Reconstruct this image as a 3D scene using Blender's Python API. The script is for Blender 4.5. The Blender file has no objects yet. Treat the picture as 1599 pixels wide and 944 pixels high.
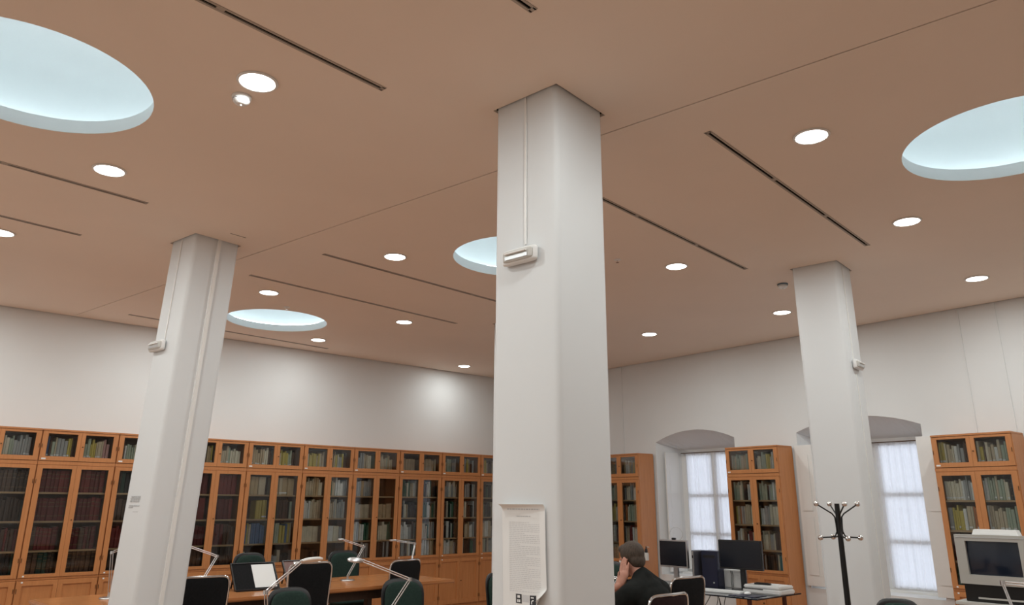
import bpy, bmesh, math, random
from mathutils import Vector, Matrix, Euler
R = math.radians
SC = bpy.context.scene
COL = SC.collection
random.seed(7)

# ------------------------------------------------------------------ camera
FPX, CYPX, PITCH, ROLL, YAW = 1190.0, 425.0, 0.294, -0.0062, math.pi/2-0.7384
CAM_Z = 1.574
cd = bpy.data.cameras.new('camera'); cam = bpy.data.objects.new('camera', cd); COL.objects.link(cam)
cd.sensor_fit = 'HORIZONTAL'; cd.sensor_width = 36.0; cd.lens = FPX*36.0/1599.0
cd.shift_y = -(472.0-CYPX)/1599.0
cd.clip_start = 0.05; cd.clip_end = 200
fh = Vector((math.cos(YAW), math.sin(YAW), 0)); rt = Vector((fh.y, -fh.x, 0)); up = Vector((0, 0, 1))
fw = fh*math.cos(PITCH)+up*math.sin(PITCH); uu = -fh*math.sin(PITCH)+up*math.cos(PITCH)
xc = rt*math.cos(ROLL)-uu*math.sin(ROLL); uc = rt*math.sin(ROLL)+uu*math.cos(ROLL)
cam.matrix_world = Matrix(((xc.x, uc.x, -fw.x, 0), (xc.y, uc.y, -fw.y, 0), (xc.z, uc.z, -fw.z, CAM_Z), (0, 0, 0, 1)))
SC.camera = cam

# ------------------------------------------------------------------ world, exposure
w = bpy.data.worlds.new('overcast_sky'); SC.world = w; w.use_nodes = True
bg = w.node_tree.nodes['Background']; bg.inputs[0].default_value = (0.83, 0.90, 1.0, 1); bg.inputs[1].default_value = 2.3
SC.view_settings.view_transform = 'Standard'; SC.view_settings.look = 'None'
SC.view_settings.exposure = 0.0; SC.view_settings.gamma = 1.0; SC.view_settings.use_curve_mapping = False
DOWN_W = 15.2          # watts of one ceiling downlight
COFFER_E = 7.8         # emission of the tube in a round ceiling coffer

# ------------------------------------------------------------------ materials
def new_mat(name):
    m = bpy.data.materials.new(name); m.use_nodes = True
    return m, m.node_tree.nodes, m.node_tree.links, m.node_tree.nodes['Principled BSDF']
def mat(name, col, rough=0.6, metal=0.0, vary=0.08, scale=6.0, bump=0.0, spec=0.5, bscale=None, stretch=(1, 1, 1)):
    m, n, l, p = new_mat(name)
    p.inputs['Roughness'].default_value = rough; p.inputs['Metallic'].default_value = metal
    p.inputs['Specular IOR Level'].default_value = spec
    tc = n.new('ShaderNodeTexCoord'); mp = n.new('ShaderNodeMapping'); l.new(tc.outputs['Object'], mp.inputs[0])
    mp.inputs['Scale'].default_value = stretch
    ns = n.new('ShaderNodeTexNoise'); ns.inputs['Scale'].default_value = scale; ns.inputs['Detail'].default_value = 4
    l.new(mp.outputs[0], ns.inputs['Vector'])
    cr = n.new('ShaderNodeValToRGB'); l.new(ns.outputs['Fac'], cr.inputs[0])
    c = Vector(col)
    cr.color_ramp.elements[0].position = 0.3; cr.color_ramp.elements[1].position = 0.7
    cr.color_ramp.elements[0].color = (*(c*(1-vary)), 1); cr.color_ramp.elements[1].color = (*[min(1, x*(1+vary)) for x in c], 1)
    l.new(cr.outputs[0], p.inputs['Base Color'])
    if bump:
        nb = n.new('ShaderNodeTexNoise'); nb.inputs['Scale'].default_value = bscale or scale*8
        l.new(mp.outputs[0], nb.inputs['Vector'])
        b = n.new('ShaderNodeBump'); b.inputs['Strength'].default_value = bump; b.inputs['Distance'].default_value = 0.004
        l.new(nb.outputs['Fac'], b.inputs['Height']); l.new(b.outputs[0], p.inputs['Normal'])
    return m
def wood(name, c1, c2, rough=0.42, stretch=(26, 26, 1.6)):
    m, n, l, p = new_mat(name)
    p.inputs['Roughness'].default_value = rough
    tc = n.new('ShaderNodeTexCoord'); mp = n.new('ShaderNodeMapping'); mp.inputs['Scale'].default_value = stretch
    l.new(tc.outputs['Object'], mp.inputs[0])
    ns = n.new('ShaderNodeTexNoise'); ns.inputs['Scale'].default_value = 1.6; ns.inputs['Detail'].default_value = 5; ns.inputs['Distortion'].default_value = 0.7
    l.new(mp.outputs[0], ns.inputs['Vector'])
    cr = n.new('ShaderNodeValToRGB'); l.new(ns.outputs['Fac'], cr.inputs[0])
    cr.color_ramp.elements[0].position = 0.25; cr.color_ramp.elements[1].position = 0.75
    cr.color_ramp.elements[0].color = (*c1, 1); cr.color_ramp.elements[1].color = (*c2, 1)
    l.new(cr.outputs[0], p.inputs['Base Color'])
    b = n.new('ShaderNodeBump'); b.inputs['Strength'].default_value = 0.06; b.inputs['Distance'].default_value = 0.003
    l.new(ns.outputs['Fac'], b.inputs['Height']); l.new(b.outputs[0], p.inputs['Normal'])
    return m
def emit(name, col, s):
    m = bpy.data.materials.new(name); m.use_nodes = True; n = m.node_tree.nodes; l = m.node_tree.links
    n.clear(); e = n.new('ShaderNodeEmission'); o = n.new('ShaderNodeOutputMaterial')
    e.inputs[0].default_value = (*col, 1); e.inputs[1].default_value = s; l.new(e.outputs[0], o.inputs[0]); return m
def pane_mat(name, tint=(0.93, 0.95, 0.95), refl=1.0):
    m = bpy.data.materials.new(name); m.use_nodes = True; n = m.node_tree.nodes; l = m.node_tree.links; n.clear()
    t = n.new('ShaderNodeBsdfTransparent'); t.inputs[0].default_value = (*tint, 1)
    g = n.new('ShaderNodeBsdfGlossy'); g.inputs['Roughness'].default_value = 0.03
    f = n.new('ShaderNodeFresnel'); f.inputs[0].default_value = 1.45
    mu = n.new('ShaderNodeMath'); mu.operation = 'MULTIPLY'; mu.inputs[1].default_value = refl; l.new(f.outputs[0], mu.inputs[0])
    mx = n.new('ShaderNodeMixShader'); o = n.new('ShaderNodeOutputMaterial')
    l.new(mu.outputs[0], mx.inputs[0]); l.new(t.outputs[0], mx.inputs[1]); l.new(g.outputs[0], mx.inputs[2]); l.new(mx.outputs[0], o.inputs[0]); return m
def curtain_mat():
    m = bpy.data.materials.new('sheer_cloth'); m.use_nodes = True; n = m.node_tree.nodes; l = m.node_tree.links; n.clear()
    d = n.new('ShaderNodeBsdfDiffuse'); d.inputs[0].default_value = (.82, .82, .83, 1)
    t = n.new('ShaderNodeBsdfTranslucent'); t.inputs[0].default_value = (.88, .88, .90, 1)
    x = n.new('ShaderNodeBsdfTransparent'); x.inputs[0].default_value = (.95, .95, .97, 1)
    a = n.new('ShaderNodeMixShader'); a.inputs[0].default_value = 0.62
    b = n.new('ShaderNodeMixShader'); b.inputs[0].default_value = 0.22
    tc = n.new('ShaderNodeTexCoord'); ns = n.new('ShaderNodeTexNoise'); ns.inputs['Scale'].default_value = 18
    l.new(tc.outputs['Object'], ns.inputs['Vector'])
    mr = n.new('ShaderNodeMapRange'); mr.inputs[3].default_value = 0.05; mr.inputs[4].default_value = 0.12
    l.new(ns.outputs['Fac'], mr.inputs[0]); l.new(mr.outputs[0], b.inputs[0])
    o = n.new('ShaderNodeOutputMaterial')
    l.new(d.outputs[0], a.inputs[1]); l.new(t.outputs[0], a.inputs[2]); l.new(a.outputs[0], b.inputs[1]); l.new(x.outputs[0], b.inputs[2]); l.new(b.outputs[0], o.inputs[0]); return m

M = {}
M['wall'] = mat('white_wall_paint', (.73, .735, .735), .85, vary=.02, scale=1.3, bump=.05, bscale=60)
M['ceiling'] = mat('cream_ceiling_board', (.85, .735, .64), .8, vary=.025, scale=.8)
M['column'] = mat('white_column_paint', (.70, .715, .725), .6, vary=.015, scale=1.5)
M['floor'] = wood('red_floor', (.37, .225, .15), (.48, .30, .20), .45, (3, 14, 3))
M['void'] = mat('dark_void', (.02, .018, .016), .9)
M['slab'] = mat('dark_plenum', (.05, .045, .04), .9)
M['coffer'] = mat('coffer_white', (.74, .79, .80), .7, vary=.01)
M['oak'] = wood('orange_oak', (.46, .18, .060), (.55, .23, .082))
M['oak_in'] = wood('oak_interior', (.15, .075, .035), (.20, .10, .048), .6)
M['shelf'] = wood('pale_shelf_edge', (.42, .27, .14), (.52, .34, .18), .5, (2, 20, 20))
M['table'] = wood('table_wood', (.42, .165, .055), (.52, .21, .075), .25, (1.4, 22, 22))
M['dark_shade_wood'] = wood('dark_frame_shade_wood', (.03, .014, .007), (.05, .022, .01), .5)  # for table frames and legs; darkness includes the shadow under the tops
M['pane'] = pane_mat('cabinet_glass')
M['wpane'] = pane_mat('window_glass', (.97, .98, 1))
M['sheer'] = curtain_mat()
M['white_metal'] = mat('white_enamel', (.8, .79, .77), .4, vary=.01)
M['white_plastic'] = mat('white_plastic', (.78, .78, .77), .35, vary=.01)
M['grey_plastic'] = mat('light_grey_plastic', (.55, .54, .51), .45, vary=.02)
M['beige_plastic'] = mat('beige_plastic', (.43, .42, .39), .45, vary=.02)
M['black_plastic'] = mat('black_plastic', (.012, .012, .013), .35)
M['screen'] = mat('dark_screen', (.008, .010, .016), .18)
M['crt'] = mat('crt_screen', (.010, .016, .03), .12)
M['black_fab'] = mat('black_fabric', (.010, .010, .011), .85, vary=.2, scale=60, bump=.2, spec=.15)
M['wine_fab'] = mat('dark_wine_fabric', (.022, .010, .010), .85, vary=.2, scale=60, bump=.2, spec=.15)
M['green_fab'] = mat('dark_green_fabric', (.022, .040, .033), .9, vary=.15, scale=60, bump=.2, spec=.15)
M['chrome'] = mat('chrome', (.75, .75, .76), .14, 1.0, vary=.01)
M['alu'] = mat('brushed_aluminium', (.62, .62, .63), .32, 1.0, vary=.02)
M['hinge'] = mat('dark_brass_hinge', (.12, .06, .025), .4, .6)
M['black_metal'] = mat('black_metal', (.012, .012, .012), .35, .3)
M['paper'] = mat('white_paper', (.80, .80, .79), .75, vary=.01)
M['ink'] = mat('black_ink', (.03, .03, .035), .7)
M['grey_ink'] = mat('grey_ink', (.48, .48, .49), .7)
M['faint_ink'] = mat('faint_grey_ink', (.62, .62, .63), .7)
M['dglass'] = mat('dark_glass_top', (.012, .018, .028), .08)
M['blue_case'] = mat('navy_case', (.018, .020, .045), .3)
M['lens'] = emit('downlight_lens', (1, .97, .92), 14)
M['tube'] = emit('coffer_tube', (.86, .96, 1.0), COFFER_E)
M['lamp_lens'] = mat('lamp_diffuser', (.82, .83, .82), .4)
M['skin'] = mat('skin', (.50, .24, .17), .55, vary=.08, scale=30)
M['hair'] = mat('brown_hair', (.055, .036, .024), .7, vary=.35, scale=120, bump=.5, bscale=200, stretch=(1, 1, .25))
M['jacket'] = mat('black_jacket', (.011, .012, .011), .9, vary=.2, scale=40, bump=.25, spec=.15)
M['trousers'] = mat('dark_trousers', (.02, .02, .03), .9)
M['eye'] = mat('eye_white', (.7, .68, .65), .3)
M['board'] = wood('red_brown_board', (.10, .03, .02), (.15, .05, .03), .4)
M['soap'] = mat('grey_white_bottle', (.62, .60, .57), .35)

# ------------------------------------------------------------------ mesh helpers
class MB:
    def __init__(s): s.v = []; s.f = []; s.m = []
    def add(s, vs, fs, mi=0):
        o = len(s.v); s.v += [tuple(v) for v in vs]; s.f += [tuple(i+o for i in f) for f in fs]; s.m += [mi]*len(fs); return s
    def box(s, x0, y0, z0, x1, y1, z1, mi=0, M4=None):
        vs = [Vector((x, y, z)) for z in (z0, z1) for y in (y0, y1) for x in (x0, x1)]
        if M4: vs = [M4 @ v for v in vs]
        return s.add(vs, [(0, 2, 3, 1), (4, 5, 7, 6), (0, 1, 5, 4), (2, 6, 7, 3), (0, 4, 6, 2), (1, 3, 7, 5)], mi)
    def bar(s, p0, p1, wx, wy, mi=0, roll=0):
        p0 = Vector(p0); p1 = Vector(p1); d = p1-p0; L = d.length
        M4 = Matrix.Translation(p0) @ d.to_track_quat('Z', 'Y').to_matrix().to_4x4() @ Matrix.Rotation(roll, 4, 'Z')
        return s.box(-wx/2, -wy/2, 0, wx/2, wy/2, L, mi, M4)
    def tube(s, path, r, seg=10, mi=0, closed=False, caps=True):
        P = [Vector(p) for p in path]; n = len(P); rs = r if isinstance(r, (list, tuple)) else [r]*n
        vs = []; fs = []; prev = None
        for i in range(n):
            a = P[(i-1) % n] if (closed or i > 0) else P[0]; b = P[(i+1) % n] if (closed or i < n-1) else P[-1]
            t = (b-a).normalized()
            if prev is None:
                x = t.orthogonal().normalized()
            else:
                x = (prev-t*prev.dot(t))
                x = x.normalized() if x.length > 1e-6 else t.orthogonal().normalized()
            prev = x; y = t.cross(x)
            for k in range(seg):
                an = 2*math.pi*k/seg; vs.append(P[i]+(x*math.cos(an)+y*math.sin(an))*rs[i])
        m = n if closed else n-1
        for i in range(m):
            for k in range(seg):
                a = i*seg+k; b = i*seg+(k+1) % seg; c = ((i+1) % n)*seg+(k+1) % seg; d = ((i+1) % n)*seg+k
                fs.append((a, b, c, d))
        if caps and not closed:
            fs.append(tuple(range(seg-1, -1, -1))); fs.append(tuple((n-1)*seg+k for k in range(seg)))
        return s.add(vs, fs, mi)
    def lathe(s, prof, M4=None, seg=24, mi=0, cap0=True, cap1=True):
        vs = []; fs = []
        for r, z in prof:
            for k in range(seg):
                an = 2*math.pi*k/seg; v = Vector((r*math.cos(an), r*math.sin(an), z)); vs.append(M4 @ v if M4 else v)
        for i in range(len(prof)-1):
            for k in range(seg):
                fs.append((i*seg+k, i*seg+(k+1) % seg, (i+1)*seg+(k+1) % seg, (i+1)*seg+k))
        if cap0: fs.append(tuple(range(seg-1, -1, -1)))
        if cap1: fs.append(tuple((len(prof)-1)*seg+k for k in range(seg)))
        return s.add(vs, fs, mi)
    def ball(s, c, r, seg=12, mi=0, M4=None):
        c = Vector(c); r = Vector(r) if not isinstance(r, (int, float)) else Vector((r, r, r))
        n = max(5, seg//2); vs = []; fs = []
        for i in range(1, n):
            th = math.pi*i/n
            for k in range(seg):
                an = 2*math.pi*k/seg; q = Vector((r.x*math.sin(th)*math.cos(an), r.y*math.sin(th)*math.sin(an), r.z*math.cos(th)))
                vs.append(c+(M4 @ q if M4 else q))
        q0 = Vector((0, 0, r.z)); vs.append(c+(M4 @ q0 if M4 else q0)); vs.append(c-(M4 @ q0 if M4 else q0))
        for i in range(n-2):
            for k in range(seg): fs.append((i*seg+k, (i+1)*seg+k, (i+1)*seg+(k+1) % seg, i*seg+(k+1) % seg))
        t = len(vs)-2
        for k in range(seg):
            fs.append((t, k, (k+1) % seg)); fs.append((t+1, (n-2)*seg+(k+1) % seg, (n-2)*seg+k))
        return s.add(vs, fs, mi)
    def panel(s, w, h, th, M4=None, n=5.0, taper=0.0, bend=0.0, seg=36, bulge=1.0, mi=0, lean=0.0):
        """closed cushion in the xz plane, thickness along y, bent so the sides come forward (+y)"""
        def pt(a, q, side):
            c, sn = math.cos(a), math.sin(a)
            x = math.copysign(abs(c)**(2/n), c)*w/2*q; z = math.copysign(abs(sn)**(2/n), sn)*h/2*q
            x *= 1-taper*(-z/h+.5)
            y = side*th/2*(max(0, 1-q**6)**.5*bulge+(1-bulge)) if q < 1 else 0
            y += bend*(x/(w/2))**2+lean*((z/h)+.5)**2
            return Vector((x, y, z))
        qs = [1.0, .985, .93, .8, .5]
        rings = [(q, 1) for q in reversed(qs[1:])]+[(1.0, 0)]+[(q, -1) for q in qs[1:]]
        vs = []; fs = []
        for q, sd in rings:
            for k in range(seg): vs.append(pt(2*math.pi*k/seg, q, sd))
        vs.append(pt(0, 0, 1)); vs.append(pt(0, 0, -1))
        if M4: vs = [M4 @ v for v in vs]
        m = len(rings)
        for i in range(m-1):
            for k in range(seg): fs.append((i*seg+k, i*seg+(k+1) % seg, (i+1)*seg+(k+1) % seg, (i+1)*seg+k))
        for k in range(seg):
            fs.append((m*seg, (k+1) % seg, k)); fs.append((m*seg+1, (m-1)*seg+k, (m-1)*seg+(k+1) % seg))
        return s.add(vs, fs, mi)
    def build(s, name, mats, parent=None, smooth=False, bevel=0, kind=None):
        me = bpy.data.meshes.new(name); me.from_pydata(s.v, [], s.f)
        for mm in (mats if isinstance(mats, (list, tuple)) else [mats]): me.materials.append(M[mm] if isinstance(mm, str) else mm)
        for p, mi in zip(me.polygons, s.m): p.material_index = mi
        bm = bmesh.new(); bm.from_mesh(me)
        if bevel: bmesh.ops.bevel(bm, geom=bm.edges[:], offset=bevel, segments=2, affect='EDGES', clamp_overlap=True)
        bmesh.ops.recalc_face_normals(bm, faces=bm.faces[:]); bm.to_mesh(me); bm.free()
        if smooth:
            for p in me.polygons: p.use_smooth = True
            me.set_sharp_from_angle(angle=R(40))
        o = bpy.data.objects.new(name, me); COL.objects.link(o)
        if parent: o.parent = parent
        if kind: o['kind'] = kind
        return o
def tag(o, label, cat, group=None):
    o['label'] = label; o['category'] = cat
    if group: o['group'] = group
    return o
def thing(name, label, cat, loc=(0, 0, 0), rz=0, group=None):
    o = bpy.data.objects.new(name, None); COL.objects.link(o); o.empty_display_size = .05
    o.location = loc; o.rotation_euler = (0, 0, rz); return tag(o, label, cat, group)
KIDS = {}
def copy_tree(o, parent=None):
    c = o.copy(); COL.objects.link(c); c.parent = parent
    for ch in o.children: copy_tree(ch, c)
    return c

# ------------------------------------------------------------------ room shell
H = 3.724; TOPZ = 4.75; YL = 10.30; XB, YB = -4.0, -4.0
WA = math.atan(.054); TV = Vector((math.sin(WA), math.cos(WA), 0)); NV = Vector((math.cos(WA), -math.sin(WA), 0)); O0 = Vector((9.262, 0, 0))
def RW(s, d, z): p = O0+TV*s+NV*d; return Vector((p.x, p.y, z))
xr = lambda y: 9.262+.054*y
SB, SE = YB/math.cos(WA), (YL+.0)/math.cos(WA)

b = MB(); b.add([(XB, YB, 0), (xr(YB), YB, 0), (xr(YL), YL, 0), (XB, YL, 0)], [(0, 1, 2, 3)]); b.build('floor', 'floor', kind='structure')
b = MB(); b.add([(XB, YB, TOPZ), (xr(YB), YB, TOPZ), (xr(YL), YL, TOPZ), (XB, YL, TOPZ)], [(3, 2, 1, 0)]); b.build('ceiling', 'slab', kind='structure')
b = MB(); b.box(XB, YL, 0, xr(YL)+.8, YL+.3, TOPZ); b.build('wall_left', 'wall', kind='structure')
b = MB(); b.box(XB-.3, YB-.3, 0, XB, YL+.3, TOPZ); b.build('wall_rear', 'wall', kind='structure')
b = MB(); b.box(XB, YB-.3, 0, xr(YB)+.8, YB, TOPZ); b.build('wall_near', 'wall', kind='structure')

def fill2d(outer, holes):
    """triangulated flat shape with holes; returns verts (2-d) and faces"""
    bm = bmesh.new(); es = []
    for loop in [outer]+holes:
        vs = [bm.verts.new((x, y, 0)) for x, y in loop]
        for i in range(len(vs)): es.append(bm.edges.new((vs[i], vs[(i+1) % len(vs)])))
    bmesh.ops.triangle_fill(bm, use_beauty=True, use_dissolve=False, edges=es, normal=(0, 0, 1))
    bm.verts.index_update()
    vv = [(v.co.x, v.co.y) for v in bm.verts]; ff = [tuple(v.index for v in f.verts) for f in bm.faces]
    bm.free(); return vv, ff

# right-hand wall with two arched window niches
NICHES = [(5.92, 7.33, 2.474, 2.622), (3.40, 4.97, 2.474, 2.622)]       # s0, s1, springing, crown
SILL = .60; ND = .46; SPL = .11; HEAD = 2.375
def arch(s0, s1, zs, zc, nseg=16):
    pts = [(s0, SILL), (s1, SILL)]
    hw = (s1-s0)/2; rise = zc-zs; rad = (hw*hw+rise*rise)/(2*rise); cz = zc-rad; a0 = math.asin(hw/rad)
    for i in range(nseg+1):
        a = a0-2*a0*i/nseg; pts.append(((s0+s1)/2+rad*math.sin(a), cz+rad*math.cos(a)))
    return pts
holes = [arch(*n) for n in NICHES]
vv, ff = fill2d([(SB, 0), (SE, 0), (SE, TOPZ), (SB, TOPZ)], holes)
b = MB(); b.add([RW(s, 0, z) for s, z in vv], ff)
for (s0, s1, zs, zc), pts in zip(NICHES, holes):
    inner = []
    mid = (s0+s1)/2; k = ((s1-s0)/2-SPL)/((s1-s0)/2)
    for i, (s, z) in enumerate(pts): inner.append((mid+(s-mid)*k, SILL if i < 2 else HEAD))
    n = len(pts); vs = [RW(s, 0, z) for s, z in pts]+[RW(s, ND, z) for s, z in inner]
    b.add(vs, [(i, (i+1) % n, n+(i+1) % n, n+i) for i in range(n)])
b.build('wall_right', 'wall', kind='structure')

# ceiling boards with openings for coffers, slots, columns and the joint
sc = .86
VENTS = [(2.263, 3.714, 5.4), (1.813, 6.767, 5.5), (1.614, 8.097, 6.5), (6.92, 7.243, 4.6), (6.686, 8.555, 5.15), (6.286, 11.568, 4.6), (7.507, 2.954, 5.3), (7.343, 4.225, 5.5), (2.399, 2.49, 4.5)]
VL, VW = 3.25*sc, .034
COFFERS = [(.607, 5.142), (5.961, 1.253), (4.728, 10.233), (5.248, 5.65)]
COFFERS_OUT = [(1.25, .55), (-3.4, 4.7)]
CR = .605
def rot2(x, y, a): return (x*math.cos(a)-y*math.sin(a), x*math.sin(a)+y*math.cos(a))
def rect(cx, cy, lx, ly, a): return [(cx+rot2(x, y, a)[0], cy+rot2(x, y, a)[1]) for x, y in ((-lx/2, -ly/2), (lx/2, -ly/2), (lx/2, ly/2), (-lx/2, ly/2))]
# column: near corner (x, y), turn, size, shift of the foot
COLS = [((2.612, 2.528), 6.6, .435, (0, 0)), ((2.102, 6.254), 8.5, .405, (-.10, .093)), ((6.692, 2.931), 7.0, .412, (0, 0)), ((6.17, 6.66), 7.0, .405, (0, 0))]
def col_frame(c):
    (x, y), a, s, f = c; dx, dy = rot2(s/2, s/2, R(a)); return x+dx, y+dy, R(a), s, f
hl = []
for x, y in COFFERS+COFFERS_OUT:
    hl.append([(x*sc+CR*math.cos(2*math.pi*k/64), y*sc+CR*math.sin(2*math.pi*k/64)) for k in range(64)])
VC = []
for x, y, a in VENTS:
    ex, ey = x*sc, y*sc; cx, cy = ex-VL/2*math.cos(R(a)), ey-VL/2*math.sin(R(a)); VC.append((cx, cy, R(a))); hl.append(rect(cx, cy, VL, VW, R(a)))
for c in COLS:
    cx, cy, a, s, f = col_frame(c); g = .012
    hl.append(rect(cx, cy, s+2*g, s+2*g, a))
p0 = Vector((4.55*sc, -2.3*sc)); p1 = Vector((2.50*sc, 11.86*sc)); d = p1-p0
hl.append(rect((p0.x+p1.x)/2, (p0.y+p1.y)/2, d.length, .010, math.atan2(d.y, d.x)))
vv, ff = fill2d([(XB+.01, YB+.01), (xr(YB)-.012, YB+.01), (xr(YL)-.012, YL-.012), (XB+.01, YL-.012)], hl)
b = MB(); b.add([(x, y, H) for x, y in vv], ff)
for loop in hl:
    n = len(loop)
    if n < 10: b.add([(x, y, H) for x, y in loop]+[(x, y, H+.02) for x, y in loop], [(i, (i+1) % n, n+(i+1) % n, n+i) for i in range(n)])
b.build('ceiling', 'ceiling', kind='structure')

# surface conduits on the right wall
for i, (s, z0, z1) in enumerate([(7.98, 2.31, H), (2.82, 2.33, H), (2.44, 2.33, H)]):
    b = MB()
    vs = [RW(s-.006, -.0005, z0), RW(s+.006, -.0005, z0), RW(s+.006, -.010, z0), RW(s-.006, -.010, z0)]
    b.add(vs+[v+Vector((0, 0, z1-z0)) for v in vs], [(0, 1, 2, 3), (4, 5, 6, 7), (0, 1, 5, 4), (1, 2, 6, 5), (2, 3, 7, 6), (3, 0, 4, 7)])
    b.build('trim_%d' % (i+1), 'wall', kind='structure')
for nm, y in (('baseboard_left', YL),):
    b = MB(); b.box(XB, YL-.012, 0, xr(YL), YL, .09); b.build(nm, 'oak', kind='structure')

# windows, sheer curtains, shutters
def window(i, nic, wlab, clab):
    s0, s1, zs, zc = nic; mid = (s0+s1)/2; hw = (s1-s0)/2-SPL
    fr = thing('window_%d' % i, '', '', RW(mid, ND, 0), -WA-math.pi/2)      # local x to the viewer's right, y outward
    del fr['label'], fr['category']; fr['kind'] = 'structure'
    t = .065
    b = MB(); b.box(-hw, 0, SILL, -hw+.11, .07, HEAD).box(hw-.11, 0, SILL, hw, .07, HEAD).box(-hw, 0, HEAD-.09, hw, .07, HEAD).box(-hw, 0, SILL, hw, .07, SILL+.06)
    b.box(-.045, .0, SILL+.06, .045, .07, HEAD-.09)
    b.build('window_frame', 'white_metal', fr)
    gx = hw-.11
    for z in (1.16, 1.70):
        b = MB(); b.box(-gx, .012, z-.025, -.045, .06, z+.025).box(.045, .012, z-.025, gx, .06, z+.025); b.build('glazing_bar', 'white_metal', fr)
    zz = [SILL+.06, 1.16, 1.70, HEAD-.09]
    for a in range(3):
        for x0, x1 in ((-gx, -.045), (.045, gx)):
            b = MB(); b.box(x0, .034, zz[a]+(.025 if a else 0), x1, .039, zz[a+1]-.025*(a < 2)); b.build('pane', 'wpane', fr)
    b = MB(); b.box(-hw-.02, -.10, SILL-.0, hw+.02, .0, SILL+.025); b.build('window_sill', 'white_metal', fr)
    # rod and two curtains hang in the niche
    rod = tag(MB().tube([(-hw+.02, 0, 0), (hw-.02, 0, 0)], .006, 8).build('curtain_rod', 'hinge', None, True), 'thin dark curtain rod over '+wlab, 'curtain rod', 'curtain rods')
    rod.location = RW(mid, ND-.035, 2.325); rod.rotation_euler = fr.rotation_euler
    for j, (x0, x1) in enumerate(((-gx-.015, -.012), (.012, gx+.015))):
        vs = []; fs = []; n = 90; rows = 14
        for r_ in range(rows+1):
            z = 2.318-(2.318-.645)*r_/rows
            for k in range(n+1):
                u = k/n; x = x0+(x1-x0)*u
                y = .009*math.sin(u*52+j*2+i)+.005*math.sin(u*23+r_*.13)+.003*math.sin(u*91+r_*.2)
                vs.append((x, y, z))
        for r_ in range(rows):
            for k in range(n): q = r_*(n+1)+k; fs.append((q, q+1, q+n+2, q+n+1))
        c = MB().add(vs, fs).build('sheer_curtain', 'sheer', None, True)
        tag(c, 'sheer white curtain, %s half of %s' % (('left', 'right')[j], wlab), 'curtain', 'sheer window curtains')
        c.location = RW(mid, ND-.030, 0); c.rotation_euler = fr.rotation_euler
window(1, NICHES[0], 'the arched window between bookcases', '')
window(2, NICHES[1], 'the arched window beside the coat stand', '')
def shutter(s, d0, d1, z0, z1, lab):
    o = thing('window_shutter', lab, 'shutter', RW(s, d0, z0), -WA, 'window shutters')    # local x along depth
    L = d1-d0
    MB().box(0, -.011, 0, L, .011, z1-z0).build('leaf', 'white_metal', o, bevel=.002)
    for za, zb in ((.12, (z1-z0)*.48), ((z1-z0)*.52, z1-z0-.12)):
        MB().box(.08, -.014, za, L-.08, .014, zb).build('raised_panel', 'white_metal', o, bevel=.004)
def shutter_flat(s0, s1, z0, z1, lab):
    o = thing('window_shutter', lab, 'shutter', RW(s0, -.012, z0), math.pi/2-WA, 'window shutters')    # local x along the wall, y into the room
    L = s1-s0
    MB().box(0, 0, 0, L, .024, z1-z0).build('leaf', 'white_metal', o, bevel=.002)
    for za, zb in ((.12, (z1-z0)*.48), ((z1-z0)*.52, z1-z0-.12)):
        MB().box(.05, .024, za, L-.05, .030, zb).build('raised_panel', 'white_metal', o, bevel=.003)
shutter(7.245, .10, .44, SILL+.03, 2.33, 'white shutter leaf folded into the reveal of the window behind the computers')
shutter_flat(4.765, 4.995, SILL+.03, 2.31, 'white shutter leaf folded flat on the wall between the narrow bookcase and the column')
shutter_flat(3.175, 3.465, SILL+.03, 2.33, 'white shutter leaf folded flat on the wall beside the rightmost bookcase')

# ------------------------------------------------------------------ columns
ORD = ['first', 'second', 'third', 'fourth', 'fifth', 'sixth', 'seventh', 'eighth', 'ninth', 'tenth', 'eleventh', 'twelfth', 'thirteenth', 'fourteenth', 'fifteenth', 'sixteenth', 'seventeenth', 'eighteenth', 'nineteenth', 'twentieth'] + ['twenty-first', 'twenty-second', 'twenty-third', 'twenty-fourth', 'twenty-fifth', 'twenty-sixth', 'twenty-seventh', 'twenty-eighth', 'twenty-ninth', 'thirtieth']
def column(c, label, extra):
    cx, cy, a, s, f = col_frame(c)
    o = thing('column', label, 'column', (cx, cy, 0), a, 'square white columns')
    fx, fy = rot2(f[0], f[1], -a); h = s/2; ch = .032
    def ring(z, k=1.0):
        q = 1-z/H; ox, oy = fx*q, fy*q; pts = []
        for sx, sy in ((-1, -1), (1, -1), (1, 1), (-1, 1)):
            for t in range(4):
                an = math.atan2(sy, sx)-math.pi/4+math.pi/2*t/3
                pts.append((ox+sx*(h-ch)+ch*math.cos(an), oy+sy*(h-ch)+ch*math.sin(an), z))
        return pts
    vs = ring(0)+ring(H+.3); n = 16
    MB().add(vs, [(i, (i+1) % n, n+(i+1) % n, n+i) for i in range(n)]+[tuple(range(n)), tuple(range(n, 2*n))]).build('shaft', 'column', o, True)
    def off(z): q = 1-z/H; return fx*q, fy*q
    return o, off, s, a
cC, offC, sC, aC = column(COLS[0], 'square white column nearest the camera with a paper notice', 0)
cL, offL, sL, aL = column(COLS[1], 'slightly tilted square white column in front of the long bookcase row', 0)
cR, offR, sR, aR = column(COLS[2], 'square white column behind the coat stand', 0)
cD, offD, sD, aD = column(COLS[3], 'square white column almost wholly hidden behind the nearest column', 0)

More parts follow.
